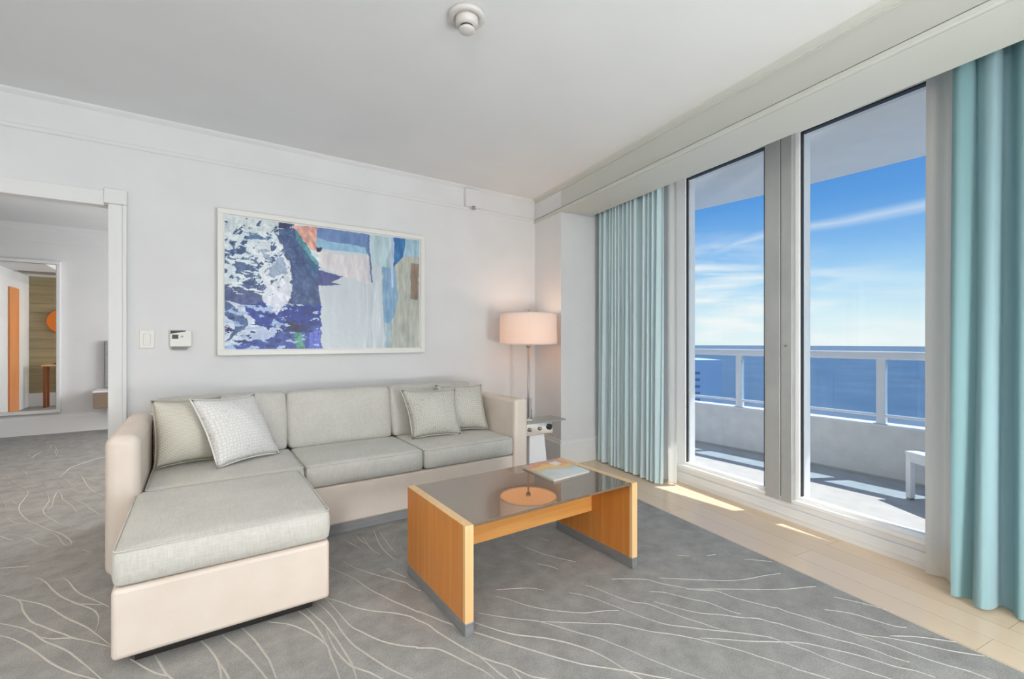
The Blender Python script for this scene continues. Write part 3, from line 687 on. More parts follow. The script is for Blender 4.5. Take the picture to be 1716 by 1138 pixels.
# what the mirror shows: plank wall with console and round mirror, a warm door, lowered ceiling
bm = NB()
for k in range(13): box(bm, -2.56, -1.75, 4.592, 4.60, .24+k*.165, .24+k*.165+.150)
box(bm, -2.56, -1.75, 4.57, 4.592, 0, 2.37)
struct('wall_planks', bm, M['planks'])
struct('wall_partition', B(-2.66, -1.75, 4.47, 4.57, 0, 2.37), M['wall'])
struct('ceiling', B(-4.2, -1.95, 4.0, 7.0, 2.37, 2.5), M['ceil'])
struct('wall_hall', B(-2.66, -2.56, 4.571, 6.6, 0, 2.37), M['wall'])
struct('baseboard_hall', B(-2.56, -1.75, 4.6, 4.62, 0, .24), M['trim'])
struct('door_3', B(-2.56, -2.535, 5.25, 5.71, 0, 2.08), M['doorwood'])
cs = thing('console_table', 'slim walnut console against the plank wall, reflected in the mirror', 'table', (-2.1, 4.85, 0))
part('tabletop', B(-2.32, -1.75, 4.72, 5.0, .74, .765), M['oak_edge'], cs, bevel=.003)
for x in (-2.28, -1.80):
    for y in (4.76, 4.96): part('leg', B(x-.02, x+.02, y-.02, y+.02, 0, .74), M['walnut'], cs)
bw = obj('trinket_dish', lathe(NB(), -2.12, 4.86, [(0, .767), (.05, .767), (.075, .79), (.07, .79), (.045, .772), (0, .772)], 24), M['dark'], smooth=True)
tag(bw, 'small dark dish on the console, reflected in the mirror', 'dish')
rm = obj('round_wall_disc', lathe(NB(), 0, 0, [(0, 0), (.215, 0), (.225, .012), (.215, .03), (0, .03)], 48), mat('orange_lacquer', srgb(236,130,50), .3), smooth=False)
rm.rotation_euler = (math.radians(-90), 0, 0); rm.location = (-2.10, 4.635, 1.56)
tag(rm, 'round orange wall disc above the console, reflected in the mirror', 'wall art')
vt = obj('ceiling_vent', B(-2.5, -2.05, 5.2, 5.5, 2.355, 2.37), mat('vent_grey', srgb(140,142,138), .6)); tag(vt, 'grey ceiling vent reflected in the top of the mirror', 'vent')

# ---------------------------------------------------------------- sofa
so = thing('sectional_sofa', 'long three seat sofa with chaise, grey linen cushions in a cream leather frame', 'sofa', (.9, 3.2, 0))
part('plinth', B(-.2, 2.1, 2.965, 3.70, 0, .062), M['steel'], so)
part('base', B(-.235, 2.02, 2.945, 3.72, .062, .308), M['cream'], so, bevel=.012)
part('chaise_base', B(-.262, .482, 2.15, 2.94, .05, .308), M['cream'], so, bevel=.018, seg=3)
bm = B(-.20, .42, 2.21, 2.9, 0.004, .05); part('chaise_plinth', bm, M['dark'], so)
part('armrest', B(-.372, -.238, 2.86, 3.80, .07, .742), M['cream'], so, bevel=.045, seg=5)
part('armrest', B(2.022, 2.150, 2.925, 3.80, .03, .742), M['cream'], so, bevel=.028, seg=4)
part('back_frame', B(-.30, 2.10, 3.70, 3.80, .07, .74), M['cream'], so, bevel=.02)
sx = [-.234, .520, 1.272, 2.020]
for i in range(3):
    a, b = sx[i]+.003, sx[i+1]-.003
    y0 = 2.925
    c_ = part('seat_cushion', cushion(a, b, y0, 3.52, .312, .452, .03, .012), M['linen'], so, smooth=True)
    child(obj('piping', pipe_rect(a, b, y0, 3.52, .444, .006, .0035), M['linen'], smooth=True), c_)
cc = part('chaise_cushion', cushion(-.262, .486, 2.135, 2.915, .312, .452, .034, .016, frontpuff=.012), M['linen'], so, smooth=True)
child(obj('piping', pipe_rect(-.262, .486, 2.135, 2.915, .444, .007, .0035), M['linen'], smooth=True), cc)
bx = [-.232, .507, 1.250, 1.985]
for i in range(3):
    a, b = bx[i]+.003, bx[i+1]-.003
    c_ = part('back_cushion', cushion(a, b, 3.475, 3.60, .448, .838, .032, .006, nz=10, ny=6, lean=.20, frontpuff=.016), M['linen'], so, smooth=True)

# ---------------------------------------------------------------- pillows
def pillow(name, label, bl, br, tr, tl, mt, thick=.075, cat='pillow'):
    bl, br, tr, tl = map(Vector, (bl, br, tr, tl)); nrm = (br-bl).cross(tl-bl).normalized()   # towards the viewer
    n = 22; bm = NB(); uvl = bm.loops.layers.uv.new('UVMap'); F = {}; K = {}
    for i in range(n+1):
        for j in range(n+1):
            s, t = i/n, j/n; a, b = 2*s-1, 2*t-1
            # edges bow inwards between the corners
            a2 = a*(1-.085*(1-b*b)); b2 = b*(1-.085*(1-a*a)); ss, tt = (a2+1)/2, (b2+1)/2
            p = bl*(1-ss)*(1-tt)+br*ss*(1-tt)+tr*ss*tt+tl*(1-ss)*tt
            h = 1.75*thick*(max(0, (1-a*a)*(1-b*b)))**.55 + .003*math.sin(9*a+4*b)*(1-a*a)*(1-b*b)
            edge_ = i in (0, n) or j in (0, n)
            F[i, j] = bm.verts.new(p+nrm*h) if not edge_ else bm.verts.new(p)
            K[i, j] = F[i, j] if edge_ else bm.verts.new(p-nrm*h*.16)
    for i in range(n):
        for j in range(n):
            for D, rev in ((F, 0), (K, 1)):
                ids = [(i, j), (i+1, j), (i+1, j+1), (i, j+1)]
                if rev: ids = ids[::-1]
                f = bm.faces.new([D[k] for k in ids])
                for lp, k in zip(f.loops, ids): lp[uvl].uv = (k[0]/n, k[1]/n)
    root = thing(name, label, cat, tuple((bl+br)/2))
    c_ = part('cover', bm, mt, root, smooth=True)
    rim = []
    for i in range(n): rim.append(i)
    pts = [F_ for F_ in []]
    def PP(a, b):
        a2 = a*(1-.085*(1-b*b)); b2 = b*(1-.085*(1-a*a)); ss, tt = (a2+1)/2, (b2+1)/2
        return bl*(1-ss)*(1-tt)+br*ss*(1-tt)+tr*ss*tt+tl*(1-ss)*tt
    g = [-1+2*k/10 for k in range(10)]
    pts = [PP(x, -1) for x in g]+[PP(1, x) for x in g]+[PP(-x, 1) for x in g]+[PP(-1, -x) for x in g]
    part('piping', sweep(NB(), pts, .0045, 6, True), mt, root, smooth=True)
    return root
pillow('throw_pillow', 'cream basket weave throw pillow leaning on the left armrest', (-.215, 3.33, .462), (.15, 3.385, .462), (.11, 3.455, .845), (-.235, 3.41, .85), M['pillow_a'], .075)
pillow('throw_pillow', 'white quilted throw pillow tilted in front of the basket weave one', (.085, 3.12, .468), (.43, 3.33, .468), (.30, 3.47, .845), (-.045, 3.24, .86), M['pillow_b'], .06)
pillow('throw_pillow', 'grey-green throw pillow upright against the third back cushion', (1.325, 3.27, .462), (1.705, 3.21, .462), (1.72, 3.34, .81), (1.285, 3.41, .82), M['pillow_c'], .06)
pillow('throw_pillow', 'grey-green throw pillow at the back tucked beside the right armrest', (1.64, 3.37, .462), (1.99, 3.27, .462), (2.00, 3.40, .825), (1.60, 3.47, .838), M['pillow_c'], .055)

# ---------------------------------------------------------------- coffee table
ct = thing('coffee_table', 'honey oak coffee table with dark bronze glass top and steel feet', 'table', (1.4, 1.95, 0))
for x0, x1 in ((.886, .924), (1.880, 1.918)):
    p_ = part('side_panel', B(x0, x1, 1.652, 2.252, .055, .448), M['oak_v'], ct)
    bm = B(x0-.0004, x1+.0004, 1.634, 1.652, .055, .4495); box(bm, x0-.0004, x1+.0004, 1.652, 2.2524, .4482, .4495); child(obj('edge_band', bm, M['oak_edge'], label='pale maple front edge'), p_)
    child(obj('foot_plate', B(x0-.001, x1+.001, 1.632, 2.254, 0, .055), M['steel'], bevel=.002, label='brushed steel foot'), p_)
part('rail', B(.924, 1.880, 1.935, 1.972, .215, .436), M['oak_h'], ct)
part('glass_top', B(.9245, 1.8795, 1.64, 2.25, .437, .449), M['bronze'], ct, bevel=.0015)
part('back_trim', B(.924, 1.880, 2.250, 2.2525, .43, .449), M['oak_edge'], ct)
for x in (.921, 1.876): pass
# magazine
mg = thing('magazine', 'glossy magazine lying on the coffee table glass', 'magazine', (1.7, 2.04, .4495))
mc = [Vector((1.555, 1.885, 0)), Vector((1.835, 1.905, 0)), Vector((1.855, 2.22, 0)), Vector((1.575, 2.20, 0))]
def slab(z0, z1, ins=0):
    c = sum(mc, Vector())/4; q = [p+(c-p).normalized()*ins for p in mc]; return prism(NB(), [(p.x, p.y) for p in q], z0, z1)
part('pages', slab(.4495, .460, .003), mat('paper_pages', srgb(232,228,220), .7), mg)
m = mat('magazine_cover_print', (1, 1, 1), .25); nt = m.node_tree; v = coords(m, 'Object', (1, 1, 1))
n = noise(nt, v, 9, 3, .5, .6)
sp = nt.nodes.new('ShaderNodeSeparateXYZ'); nt.links.new(v, sp.inputs[0])
f = mnode(nt, 'ADD', mnode(nt, 'MULTIPLY', mnode(nt, 'SUBTRACT', sp.outputs[1], 1.93), 3.2), mnode(nt, 'MULTIPLY', mnode(nt, 'SUBTRACT', n, .5), .9))
nt.links.new(ramp(nt, f, [(.0, srgb(214,222,222)), (.25, srgb(198,214,214)), (.42, srgb(206,192,150)), (.55, srgb(240,200,130)), (.7, srgb(226,160,110)), (.85, srgb(214,170,150)), (1, srgb(176,160,150))]), bsdf(m).inputs['Base Color'])
part('cover', slab(.460, .4612), m, mg)
tcx = mat('cover_print_pale', srgb(226,222,224), .3)
part('cover_picture', prism(NB(), [(1.74, 2.10), (1.80, 2.105), (1.805, 2.17), (1.745, 2.165)], .4612, .4616), tcx, mg)

# ---------------------------------------------------------------- floor lamp
LX, LY = 2.575, 3.50
fl = thing('floor_lamp', 'slim floor lamp with a drum shade in the corner behind the side table', 'lamp', (LX, LY, 0))
part('base', lathe(NB(), LX, LY, [(0, 0), (.13, 0), (.13, .012), (.12, .02), (.02, .026), (0, .026)], 40), M['nickel'], fl, smooth=True)
part('pole', tube(NB(), (LX, LY, .02), (LX, LY, 1.47), .009, 14), M['nickel'], fl, smooth=True)
part('collar', lathe(NB(), LX, LY, [(0, 1.135), (.02, 1.138), (.022, 1.165), (0, 1.168)], 20), M['nickel'], fl, smooth=True)
sm = bpy.data.materials.new('peach_drum_shade'); sm.use_nodes = True; nt = sm.node_tree; nt.nodes.clear()
o_ = nt.nodes.new('ShaderNodeOutputMaterial'); d = nt.nodes.new('ShaderNodeBsdfDiffuse'); d.inputs[0].default_value = srgb(243,235,229)
t = nt.nodes.new('ShaderNodeBsdfTranslucent'); t.inputs[0].default_value = srgb(253,241,231); x = nt.nodes.new('ShaderNodeMixShader'); x.inputs[0].default_value = .35
nt.links.new(d.outputs[0], x.inputs[1]); nt.links.new(t.outputs[0], x.inputs[2]); nt.links.new(x.outputs[0], o_.inputs[0])
RS = .272; zb, zt = 1.168, 1.452
part('lamp_shade', lathe(NB(), LX, LY, [(RS, zb), (RS-.004, zt), (RS-.009, zt), (RS-.005, zb), (RS, zb)], 64), sm, fl, smooth=False)
bm = lathe(NB(), LX, LY, [(RS+.0015, zb-.002), (RS+.0015, zb+.010), (RS-.007, zb+.010), (RS-.007, zb-.002), (RS+.0015, zb-.002)], 64)
lathe(bm, LX, LY, [(RS-.002, zt-.008), (RS-.002, zt+.002), (RS-.011, zt+.002), (RS-.011, zt-.008), (RS-.002, zt-.008)], 64)
part('shade_trim', bm, mat('shade_binding', srgb(238,222,208), .7), fl)
part('diffuser', lathe(NB(), LX, LY, [(.012, zb+.006), (RS-.012, zb+.006), (RS-.012, zb+.009), (.012, zb+.009), (.012, zb+.006)], 48), emis('lit_lamp_diffuser', srgb(240,200,160), 1.0, srgb(255,176,120)), fl)
part('finial', lathe(NB(), LX, LY, [(0, 1.468), (.01, 1.47), (.013, 1.482), (.006, 1.492), (0, 1.496)], 16), M['nickel'], fl, smooth=True)
bm = NB()
for k in range(3): tube(bm, (LX, LY, 1.44), (LX+(RS-.01)*math.cos(k*2.094), LY+(RS-.01)*math.sin(k*2.094), 1.44), .002, 6)
part('spider', bm, M['nickel'], fl)
part('bulb', lathe(NB(), LX+.07, LY, [(0, 1.24), (.02, 1.25), (.03, 1.29), (.02, 1.33), (.012, 1.36), (0, 1.36)], 20), emis('glowing_bulb', (1, .9, .8, 1), 6, srgb(255,196,140)), fl, smooth=True)
ld = bpy.data.lights.new('floor_lamp_light', 'POINT'); ld.energy = 1.9; ld.color = (1, .90, .80); ld.shadow_soft_size = .05
lo = bpy.data.objects.new('floor_lamp_light', ld); C.objects.link(lo); lo.location = (LX, LY, 1.33)

# ---------------------------------------------------------------- side table and what stands on it
st = thing('side_table', 'mirrored side table with a glass top and white pedestal beside the right armrest', 'table', (2.52, 3.24, 0))
part('glass_top', prism(NB(), [(2.24, 3.13), (2.725, 3.13), (2.725, 3.36), (2.24, 3.36)], .488, .500), mat('green_edge_glass', srgb(150,162,158), .08, 0, .9), st, bevel=.002)
bd = part('drawer_box', B(2.27, 2.59, 3.15, 3.34, .385, .487), mat('antique_mirror', (.72, .70, .66), .10, 1), st, bevel=.003)
for x in (2.33, 2.44): child(obj('knob', lathe(NB(), x, 3.143, [(0, .42), (.012, .425), (.016, .437), (.012, .449), (0, .454)], 16), M['nickel'], smooth=True), bd)
child(obj('round_pull', tube(NB(), (2.545, 3.138, .443), (2.545, 3.151, .443), .026, 24), M['dark'], label='round dark pull'), bd)
bm = NB()
lo_ = [(2.335, 3.16), (2.545, 3.16), (2.545, 3.33), (2.335, 3.33)]; hi_ = [(2.345, 3.17), (2.505, 3.17), (2.505, 3.32), (2.345, 3.32)]
va = [bm.verts.new((x, y, .0)) for x, y in lo_]; vb = [bm.verts.new((x, y, .384)) for x, y in hi_]
bm.faces.new(va[::-1]); bm.faces.new(vb)
for i in range(4): bm.faces.new((va[i], va[(i+1) % 4], vb[(i+1) % 4], vb[i]))
part('pedestal', bm, mat('white_lacquer', srgb(248,248,249), .3), st, bevel=.004)
vx, vy = 2.375, 3.23
va_ = thing('glass_vase', 'clear cylinder vase on the side table', 'vase', (vx, vy, .5005))
part('cylinder', lathe(NB(), vx, vy, [(.030, .512), (.034, .70), (.031, .70), (.027, .516), (.030, .512)], 32), M['vase'], va_, smooth=True)
part('foot', lathe(NB(), vx, vy, [(0, .5005), (.036, .5005), (.037, .508), (.028, .515), (0, .516)], 32), mat('thick_glass_foot', (.8, .82, .82), .1, .2), va_, smooth=True)
for sgn in (-1, 1): part('rod', tube(NB(), (vx+sgn*.026, vy-.012, .516), (vx+sgn*.028, vy-.012, .60), .004, 8), M['steel'], va_, smooth=True)


# ---------------------------------------------------------------- wall things
sw = thing('light_switch', 'white rocker light switch plate left of the thermostat', 'switch', (-.287, YB, 1.21))
part('plate', B(-.327, -.247, YB-.008, YB, 1.150, 1.268), M['white_plastic'], sw, bevel=.003)
part('rocker', B(-.306, -.268, YB-.014, YB-.008, 1.172, 1.246), M['white_plastic'], sw, bevel=.003)
th = thing('thermostat', 'white thermostat box with a dark display beside the framed painting', 'thermostat', (-.105, YB, 1.2))
part('body', B(-.165, -.043, YB-.032, YB, 1.158, 1.272), M['white_plastic'], th, bevel=.008, seg=3)
bm = NB(); vs = [bm.verts.new(p) for p in ((-.161, YB-.0335, 1.247), (-.161, YB-.0335, 1.268), (-.075, YB-.0335, 1.269), (-.08, YB-.0335, 1.262))]; bm.faces.new(vs)
g_ = bmesh.ops.extrude_face_region(bm, geom=bm.faces[:]); bmesh.ops.translate(bm, vec=(0, .003, 0), verts=[e for e in g_['geom'] if isinstance(e, bmesh.types.BMVert)])
part('window_strip', bm, M['dark'], th)
part('display', B(-.152, -.118, YB-.0335, YB-.031, 1.213, 1.241), mat('dark_display', (.05, .05, .055), .3), th)
part('button', B(-.105, -.09, YB-.034, YB-.031, 1.222, 1.234), mat('grey_button', srgb(175,175,175), .5), th)
part('shadow_bar', B(-.155, -.068, YB-.026, YB-.002, 1.140, 1.157), mat('shadow_grey', srgb(132,132,132), .6), th)  # grey bar stands in for the shadow under the thermostat
sp_ = thing('fire_sprinkler', 'sidewall fire sprinkler in a small white box on the crown moulding', 'sprinkler', (2.165, YB, 2.5))
part('housing', B(2.085, 2.252, YB-.052, YB-.002, 2.478, 2.648), M['wall'], sp_, bevel=.003)
part('deflector', lathe(NB(), 2.165, YB-.06, [(0, 2.452), (.022, 2.455), (.022, 2.459), (.006, 2.462), (.006, 2.476), (.018, 2.478), (.018, 2.482), (0, 2.482)], 18), M['nickel'], sp_, smooth=True)
M['detector'] = mat('shaded_white_plastic', srgb(206,203,199), .4)
DX, DY = 1.005, 1.838
sd = thing('smoke_detector', 'round white smoke detector on the ceiling', 'smoke detector', (DX, DY, H))
part('base_ring', lathe(NB(), DX, DY, [(0, H), (.083, H), (.083, H-.012), (.078, H-.020), (.060, H-.022), (.056, H-.016), (0, H-.016)], 48), M['detector'], sd, smooth=True)
part('body', lathe(NB(), DX, DY, [(.052, H-.014), (.050, H-.042), (.040, H-.050), (.030, H-.052)], 40), M['detector'], sd, smooth=True)
part('vent_ring', lathe(NB(), DX, DY, [(.030, H-.05), (.024, H-.052), (.024, H-.064), (.030, H-.066)], 32), M['dark'], sd, smooth=True)
part('cap', lathe(NB(), DX, DY, [(0, H-.063), (.036, H-.063), (.037, H-.070), (.03, H-.076), (0, H-.078)], 36), M['detector'], sd, smooth=True)

# ---------------------------------------------------------------- framed painting
pt = thing('framed_painting', 'large abstract painting in blues and white in a white frame above the sofa', 'painting', (.886, YB, 1.6))
part('frame', frame_rect(NB(), .105, 1.667, 1.095, 2.137, YB-.055, YB-.004, .036), M['white_plastic'], pt, bevel=.002)
part('backing', B(.115, 1.657, YB-.014, YB-.006, 1.105, 2.127), M['dark'], pt)
# artwork: colours per vertex, painted as overlapping ragged strokes
ART = [
 ((150, 180, 205), 0.05, [(0.001,1.001),(0.138,1.018),(0.092,0.909),(0.001,0.862)]),
 ((200, 210, 214), 0.05, [(0.001,1.012),(0.219,1.052),(0.236,0.911),(0.061,0.888),(0.001,0.808)]),
 ((88, 112, 150), 0.1, [(-0.002,0.685),(0.138,0.701),(0.138,0.567),(0.077,0.545),(0.031,0.636),(-0.002,0.631)]),
 ((96, 128, 165), 0.08, [(0.092,0.895),(0.195,0.917),(0.187,0.865),(0.092,0.846)]),
 ((215, 222, 228), 0.07, [(0.138,0.806),(0.244,0.84),(0.303,0.602),(0.286,0.396),(0.154,0.513)]),
 ((150, 165, 190), 0.14, [(0.17,0.756),(0.26,0.772),(0.277,0.599),(0.187,0.559)]),
 ((84, 98, 142), 0.05, [(-0.002,0.498),(0.17,0.507),(0.174,0.359),(0.092,0.311),(0.031,0.361),(-0.002,0.373)]),
 ((205, 216, 230), 0.06, [(-0.002,0.359),(0.099,0.325),(0.187,0.188),(0.268,0.162),(0.138,0.088),(-0.002,-0.001)]),
 ((84, 108, 150), 0.04, [(-0.002,0.379),(0.031,0.347),(0.103,0.2),(0.092,0.158),(-0.002,0.06),(0.054,0.184),(-0.002,0.263)]),
 ((72, 92, 134), 0.04, [(0.223,0.929),(0.324,0.962),(0.43,0.695),(0.435,0.347),(0.281,0.374),(0.307,0.515),(0.294,0.653)]),
 ((92, 150, 160), 0.03, [(0.307,0.977),(0.43,0.702),(0.43,0.574),(0.324,0.878)]),
 ((66, 104, 140), 0.03, [(0.337,0.828),(0.43,0.664),(0.426,0.574),(0.372,0.641)]),
 ((212, 166, 152), 0.015, [(0.294,0.982),(0.419,0.994),(0.419,0.798),(0.39,0.805),(0.328,0.931)]),
 ((60, 66, 96), 0.05, [(0.236,1.012),(0.307,0.999),(0.29,0.944),(0.236,0.947)]),
 ((38, 66, 146), 0.06, [(0.092,0.345),(0.187,0.359),(0.203,0.275),(0.26,0.351),(0.436,0.371),(0.44,-0.015),(0.319,0.163),(0.17,0.174),(0.099,0.255)]),
 ((222, 226, 238), 0.09, [(0.174,0.501),(0.29,0.527),(0.286,0.425),(0.244,0.262),(0.195,0.332)]),
 ((62, 86, 158), 0.05, [(-0.002,-0.008),(-0.002,0.026),(0.187,0.103),(0.268,0.162),(0.438,0.212),(0.438,-0.015)]),
 ((186, 200, 224), 0.07, [(0.031,0.074),(0.154,0.159),(0.26,0.169),(0.203,0.103),(0.061,0.046)]),
 ((32, 26, 70), 0.05, [(0.277,0.221),(0.363,0.209),(0.354,0.157),(0.286,0.141)]),
 ((86, 160, 138), 0.04, [(0.315,0.141),(0.35,0.142),(0.353,0.013),(0.315,0.014)]),
 ((92, 108, 198), 0.03, [(0.381,0.151),(0.435,0.152),(0.435,-0.007),(0.381,-0.006)]),
 ((112, 138, 182), 0.02, [(0.419,0.992),(0.697,0.987),(0.697,0.846),(0.556,0.881),(0.419,0.896)]),
 ((150, 188, 214), 0.02, [(0.419,0.901),(0.697,0.862),(0.697,0.812),(0.556,0.822),(0.419,0.821)]),
 ((214, 210, 214), 0.03, [(0.426,0.8),(0.697,0.791),(0.697,0.558),(0.556,0.604),(0.426,0.679)]),
 ((70, 52, 72), 0.03, [(0.419,0.828),(0.448,0.831),(0.435,0.794),(0.419,0.791)]),
 ((84, 92, 142), 0.02, [(0.421,0.648),(0.554,0.604),(0.49,0.554),(0.554,0.536),(0.421,0.519)]),
 ((178, 200, 208), 0.02, [(0.699,0.988),(0.834,0.988),(0.834,0.721),(0.757,0.711),(0.705,0.767)]),
 ((96, 120, 160), 0.02, [(0.687,0.981),(0.697,0.983),(0.7,0.791),(0.715,0.576),(0.705,0.575),(0.691,0.789),(0.674,0.842)]),
 ((182, 186, 178), 0.02, [(0.837,0.995),(1.011,1.012),(1.011,-0.024),(0.81,-0.021),(0.853,0.442),(0.837,0.739)]),
 ((160, 190, 205), 0.02, [(0.886,0.983),(1.011,0.995),(1.011,0.849),(0.886,0.829)]),
 ((72, 124, 176), 0.03, [(0.837,0.995),(0.911,1.001),(0.892,0.846),(0.837,0.714)]),
 ((140, 172, 200), 0.03, [(0.765,0.72),(0.844,0.732),(0.862,0.443),(0.821,0.177),(0.778,0.208)]),
 ((160, 180, 190), 0.03, [(0.778,0.224),(0.832,0.226),(0.81,-0.021),(0.783,-0.02)]),
 ((188, 202, 226), 0.015, [(0.821,0.992),(0.836,0.995),(0.832,0.54),(0.821,0.539)]),
 ((142, 126, 114), 0.02, [(0.938,0.774),(0.99,0.775),(0.983,0.449),(0.938,0.453)]),
]
def vnoise(x, y, sc, seed):
    r = np.random.RandomState(seed); g = r.rand(64, 64); X = x*sc; Y_ = y*sc
    xi = np.floor(X).astype(int); yi = np.floor(Y_).astype(int); fx = X-xi; fy = Y_-yi; fx = fx*fx*(3-2*fx); fy = fy*fy*(3-2*fy)
    a = g[yi % 64, xi % 64]; b = g[yi % 64, (xi+1) % 64]; c = g[(yi+1) % 64, xi % 64]; d = g[(yi+1) % 64, (xi+1) % 64]
    return (a*(1-fx)+b*fx)*(1-fy)+(c*(1-fx)+d*fx)*fy
def fbm(x, y, sc, seed, o=4):
    s = 0; a = .5; t = 0
    for k in range(o): s = s+a*vnoise(x, y, sc*2**k, seed+k); t += a; a *= .55
    return s/t
NU, NV = 430, 272
U, V = np.meshgrid(np.linspace(0, 1, NU), np.linspace(0, 1, NV)); asp = 1.57
wx = (fbm(U*asp, V, 8, 1, 6)-.5)+.6*(fbm(U*asp+V*.3, V, 30, 5, 3)-.5); wy = (fbm(U*asp, V, 8, 21, 6)-.5)+.6*(fbm(U*asp, V+U*.4, 30, 27, 3)-.5)
img = np.zeros((NV, NU, 3)); img[:] = (200, 208, 214)
img[U < .435] = (204, 217, 224)
def inside(poly, u, v):
    r = np.zeros(u.shape, bool); n = len(poly)
    for i in range(n):
        x0, y0 = poly[i]; x1, y1 = poly[(i+1) % n]
        if y0 == y1: continue
        c = ((y0 > v) != (y1 > v)) & (u < (x1-x0)*(v-y0)/(y1-y0)+x0); r ^= c
    return r
# speckled dabs in the upper left
sp1 = fbm(U*asp*1.2+V*.5, V*1.6-U*.4, 13, 40, 4)
left = (U < .33) & (V > .35)
img[left & (sp1 > .60)] = (92, 120, 158); img[left & (sp1 > .665)] = (62, 82, 120); img[left & (sp1 < .36)] = (222, 230, 234)
for col, jag, poly in ART:
    k = jag
    mk = inside(poly, U+wx*k/asp, V+wy*k)
    tex = (fbm(U*asp*3, V*.9, 12, int(sum(col)), 4)-.5)*46
    img[mk] = np.array(col)+tex[mk][:, None]*np.array([1, .95, .8])
# knife marks: dark and pale scrapes across the upper left, blue scrapes below
ul = (U < .34) & (V > .42); k1 = fbm(U*asp*1.6-V*1.1, V*.8+U*.5, 19, 120, 4); k2 = fbm(U*asp*.8+V*.9, V*2.0, 24, 130, 4)
img[ul & (k1 > .67)] = (66, 88, 128); img[ul & (k1 > .655) & (k1 < .67)] = (130, 150, 180); img[(ul & (U < .24)) & (k2 > .62)] = (222, 231, 236)
band = (U > .2) & (U < .43) & (V > .38); k3 = fbm(U*asp*2.4+V*1.8, V*.5-U, 15, 140, 4)
img[band] += ((k3[band]-.5)*60)[:, None]
# scrapes over the blue passages and the dark diagonal
dr = fbm(U*asp*.8+V*.5, V*1.9-U*.3, 18, 70, 5); blue = (U < .43) & (V < .34)
img[blue & (dr > .645)] = (170, 190, 220); img[blue & (dr < .36)] = (34, 48, 108)
fine = fbm(U*asp, V, 46, 150, 3); lf = U < .44
img[lf] += ((fine[lf]-.5)*34)[:, None]
vs_ = fbm(U*asp*6, V*.5, 9, 90, 3); rt_ = U > .66
img[rt_] += ((vs_[rt_]-.5)*38)[:, None]
lite = (U > .44) & (U < .83) & (V < .6); img[lite] += ((fbm(U*asp*3, V*.4, 8, 95, 3)[lite]-.5)*16)[:, None]
img = np.clip((img-150)*1.12+146, 0, 255)/255.; lin = np.where(img <= .04045, img/12.92, ((img+.055)/1.055)**2.4)
me = bpy.data.meshes.new('canvas'); x0, x1, z0_, z1_ = .139, 1.633, 1.129, 2.103
co = np.stack([x0+(x1-x0)*U, np.full(U.shape, YB-.032)-.0008*(wx*2), z0_+(z1_-z0_)*V], -1).reshape(-1, 3)
idx = np.arange(NU*NV).reshape(NV, NU); fc = np.stack([idx[:-1, :-1], idx[:-1, 1:], idx[1:, 1:], idx[1:, :-1]], -1).reshape(-1, 4)
me.from_pydata(co.tolist(), [], fc.tolist())
ca = me.color_attributes.new('paint', 'FLOAT_COLOR', 'POINT')
ca.data.foreach_set('color', np.concatenate([lin.reshape(-1, 3), np.ones((NU*NV, 1))], 1).astype(np.float32).ravel())
m = mat('artwork_paint', (1, 1, 1), .35); nt = m.node_tree; at_ = nt.nodes.new('ShaderNodeVertexColor'); at_.layer_name = 'paint'
nt.links.new(at_.outputs[0], bsdf(m).inputs['Base Color']); me.materials.append(m)
cv = bpy.data.objects.new('canvas', me); C.objects.link(cv); child(cv, pt)
part('mat_board', frame_rect(NB(), .138, 1.634, 1.128, 2.104, YB-.036, YB-.030, .010), mat('white_mat_board', srgb(236,236,234), .7), pt)


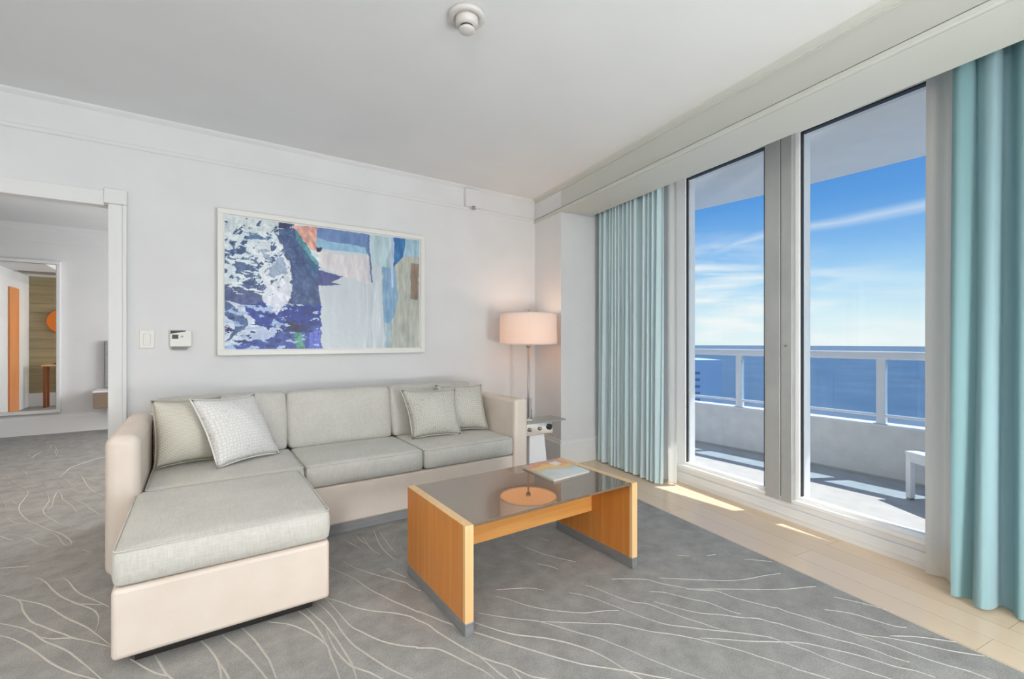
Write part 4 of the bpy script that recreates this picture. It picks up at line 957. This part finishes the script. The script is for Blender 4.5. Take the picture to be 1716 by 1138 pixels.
# ---------------------------------------------------------------- curtains
def curtain(name, label, path, z0, z1, mt, pleats, amp, seed, hem=None, flare=0.0, nz=16, phase=0, warp=0):
    """path: list of (n, w) in the window wall's frame; the cloth swings out in rounded folds along it"""
    rnd = random.Random(seed); P = [wn(n_, w_) for n_, w_ in path]
    L = [0]
    for a, b in zip(P, P[1:]): L.append(L[-1]+(b-a).length)
    def at(s):
        d = s*L[-1]
        for i in range(len(P)-1):
            if d <= L[i+1]+1e-9:
                t = (d-L[i])/(L[i+1]-L[i]); q = P[i].lerp(P[i+1], t); dr = (P[i+1]-P[i]).normalized(); return q, Vector((dr.y, -dr.x, 0))
    ns = pleats*18; am = [rnd.uniform(.65, 1.25) for _ in range(pleats+2)]; sh = [rnd.uniform(-.22, .22) for _ in range(pleats+2)]
    bm = NB(); uvl = bm.loops.layers.uv.new('UVMap'); G = []
    for j in range(nz+1):
        tz = j/nz; row = []
        for i in range(ns+1):
            s = i/ns; k = s*pleats+warp*.5*math.sin(s*9.3+seed)+warp*.35*math.sin(s*23+2*seed)*(s*(1-s)*4); k = max(0, min(pleats-1e-6, k)); ki = int(min(k, pleats-1e-6)); fr = k-ki
            A = amp*(am[ki]*(1-fr)+am[ki+1]*fr); dphi = (sh[ki]*(1-fr)+sh[ki+1]*fr)
            q, nr = at(s)
            ph = 2*math.pi*(k+dphi*(1-tz)*1.3+phase)
            wv = math.sin(ph)+.18*math.sin(2*ph+1.1+tz)
            grow = 1+flare*(1-tz)
            drift = .35*A*math.sin(ph*.5+3*tz+seed)*(1-tz)
            row.append(bm.verts.new(q+nr*(A*grow*wv+drift)+Vector((0, 0, z0+(z1-z0)*tz))))
        G.append(row)
    for j in range(nz):
        for i in range(ns):
            f = bm.faces.new((G[j][i], G[j][i+1], G[j+1][i+1], G[j+1][i]))
            for lp, (a, b) in zip(f.loops, ((i, j), (i+1, j), (i+1, j+1), (i, j+1))): lp[uvl].uv = (a/18*.12*1.0, b/nz)
            if hem and z0+(z1-z0)*(j+.5)/nz < hem: f.material_index = 1
    mts = [mt, M['hem']] if hem else mt
    root = thing(name, label, 'curtain', tuple(P[0].lerp(P[-1], .5))[:2]+(0,))
    part('cloth', bm, mts, root, smooth=True)
    zt_ = z1
    a, b = P[0]+Vector((0, 0, zt_)), P[-1]+Vector((0, 0, zt_))
    part('heading_tape', sweep(NB(), [tuple(p+Vector((0, 0, zt_))) for p in P], .012, 6), M['trim'], root)
    return root
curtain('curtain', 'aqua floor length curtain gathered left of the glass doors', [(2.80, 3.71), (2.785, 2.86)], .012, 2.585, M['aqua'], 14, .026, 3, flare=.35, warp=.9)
curtain('sheer_curtain', 'white voile curtain hanging behind the left aqua curtain', [(2.90, 3.2), (2.90, 2.80)], .012, 2.585, M['voile'], 4, .022, 8)
curtain('sheer_curtain', 'pale lining curtain at the left edge of the right aqua curtain', [(2.945, 1.17), (2.945, .55)], .012, 2.585, M['sheer'], 6, .018, 5)
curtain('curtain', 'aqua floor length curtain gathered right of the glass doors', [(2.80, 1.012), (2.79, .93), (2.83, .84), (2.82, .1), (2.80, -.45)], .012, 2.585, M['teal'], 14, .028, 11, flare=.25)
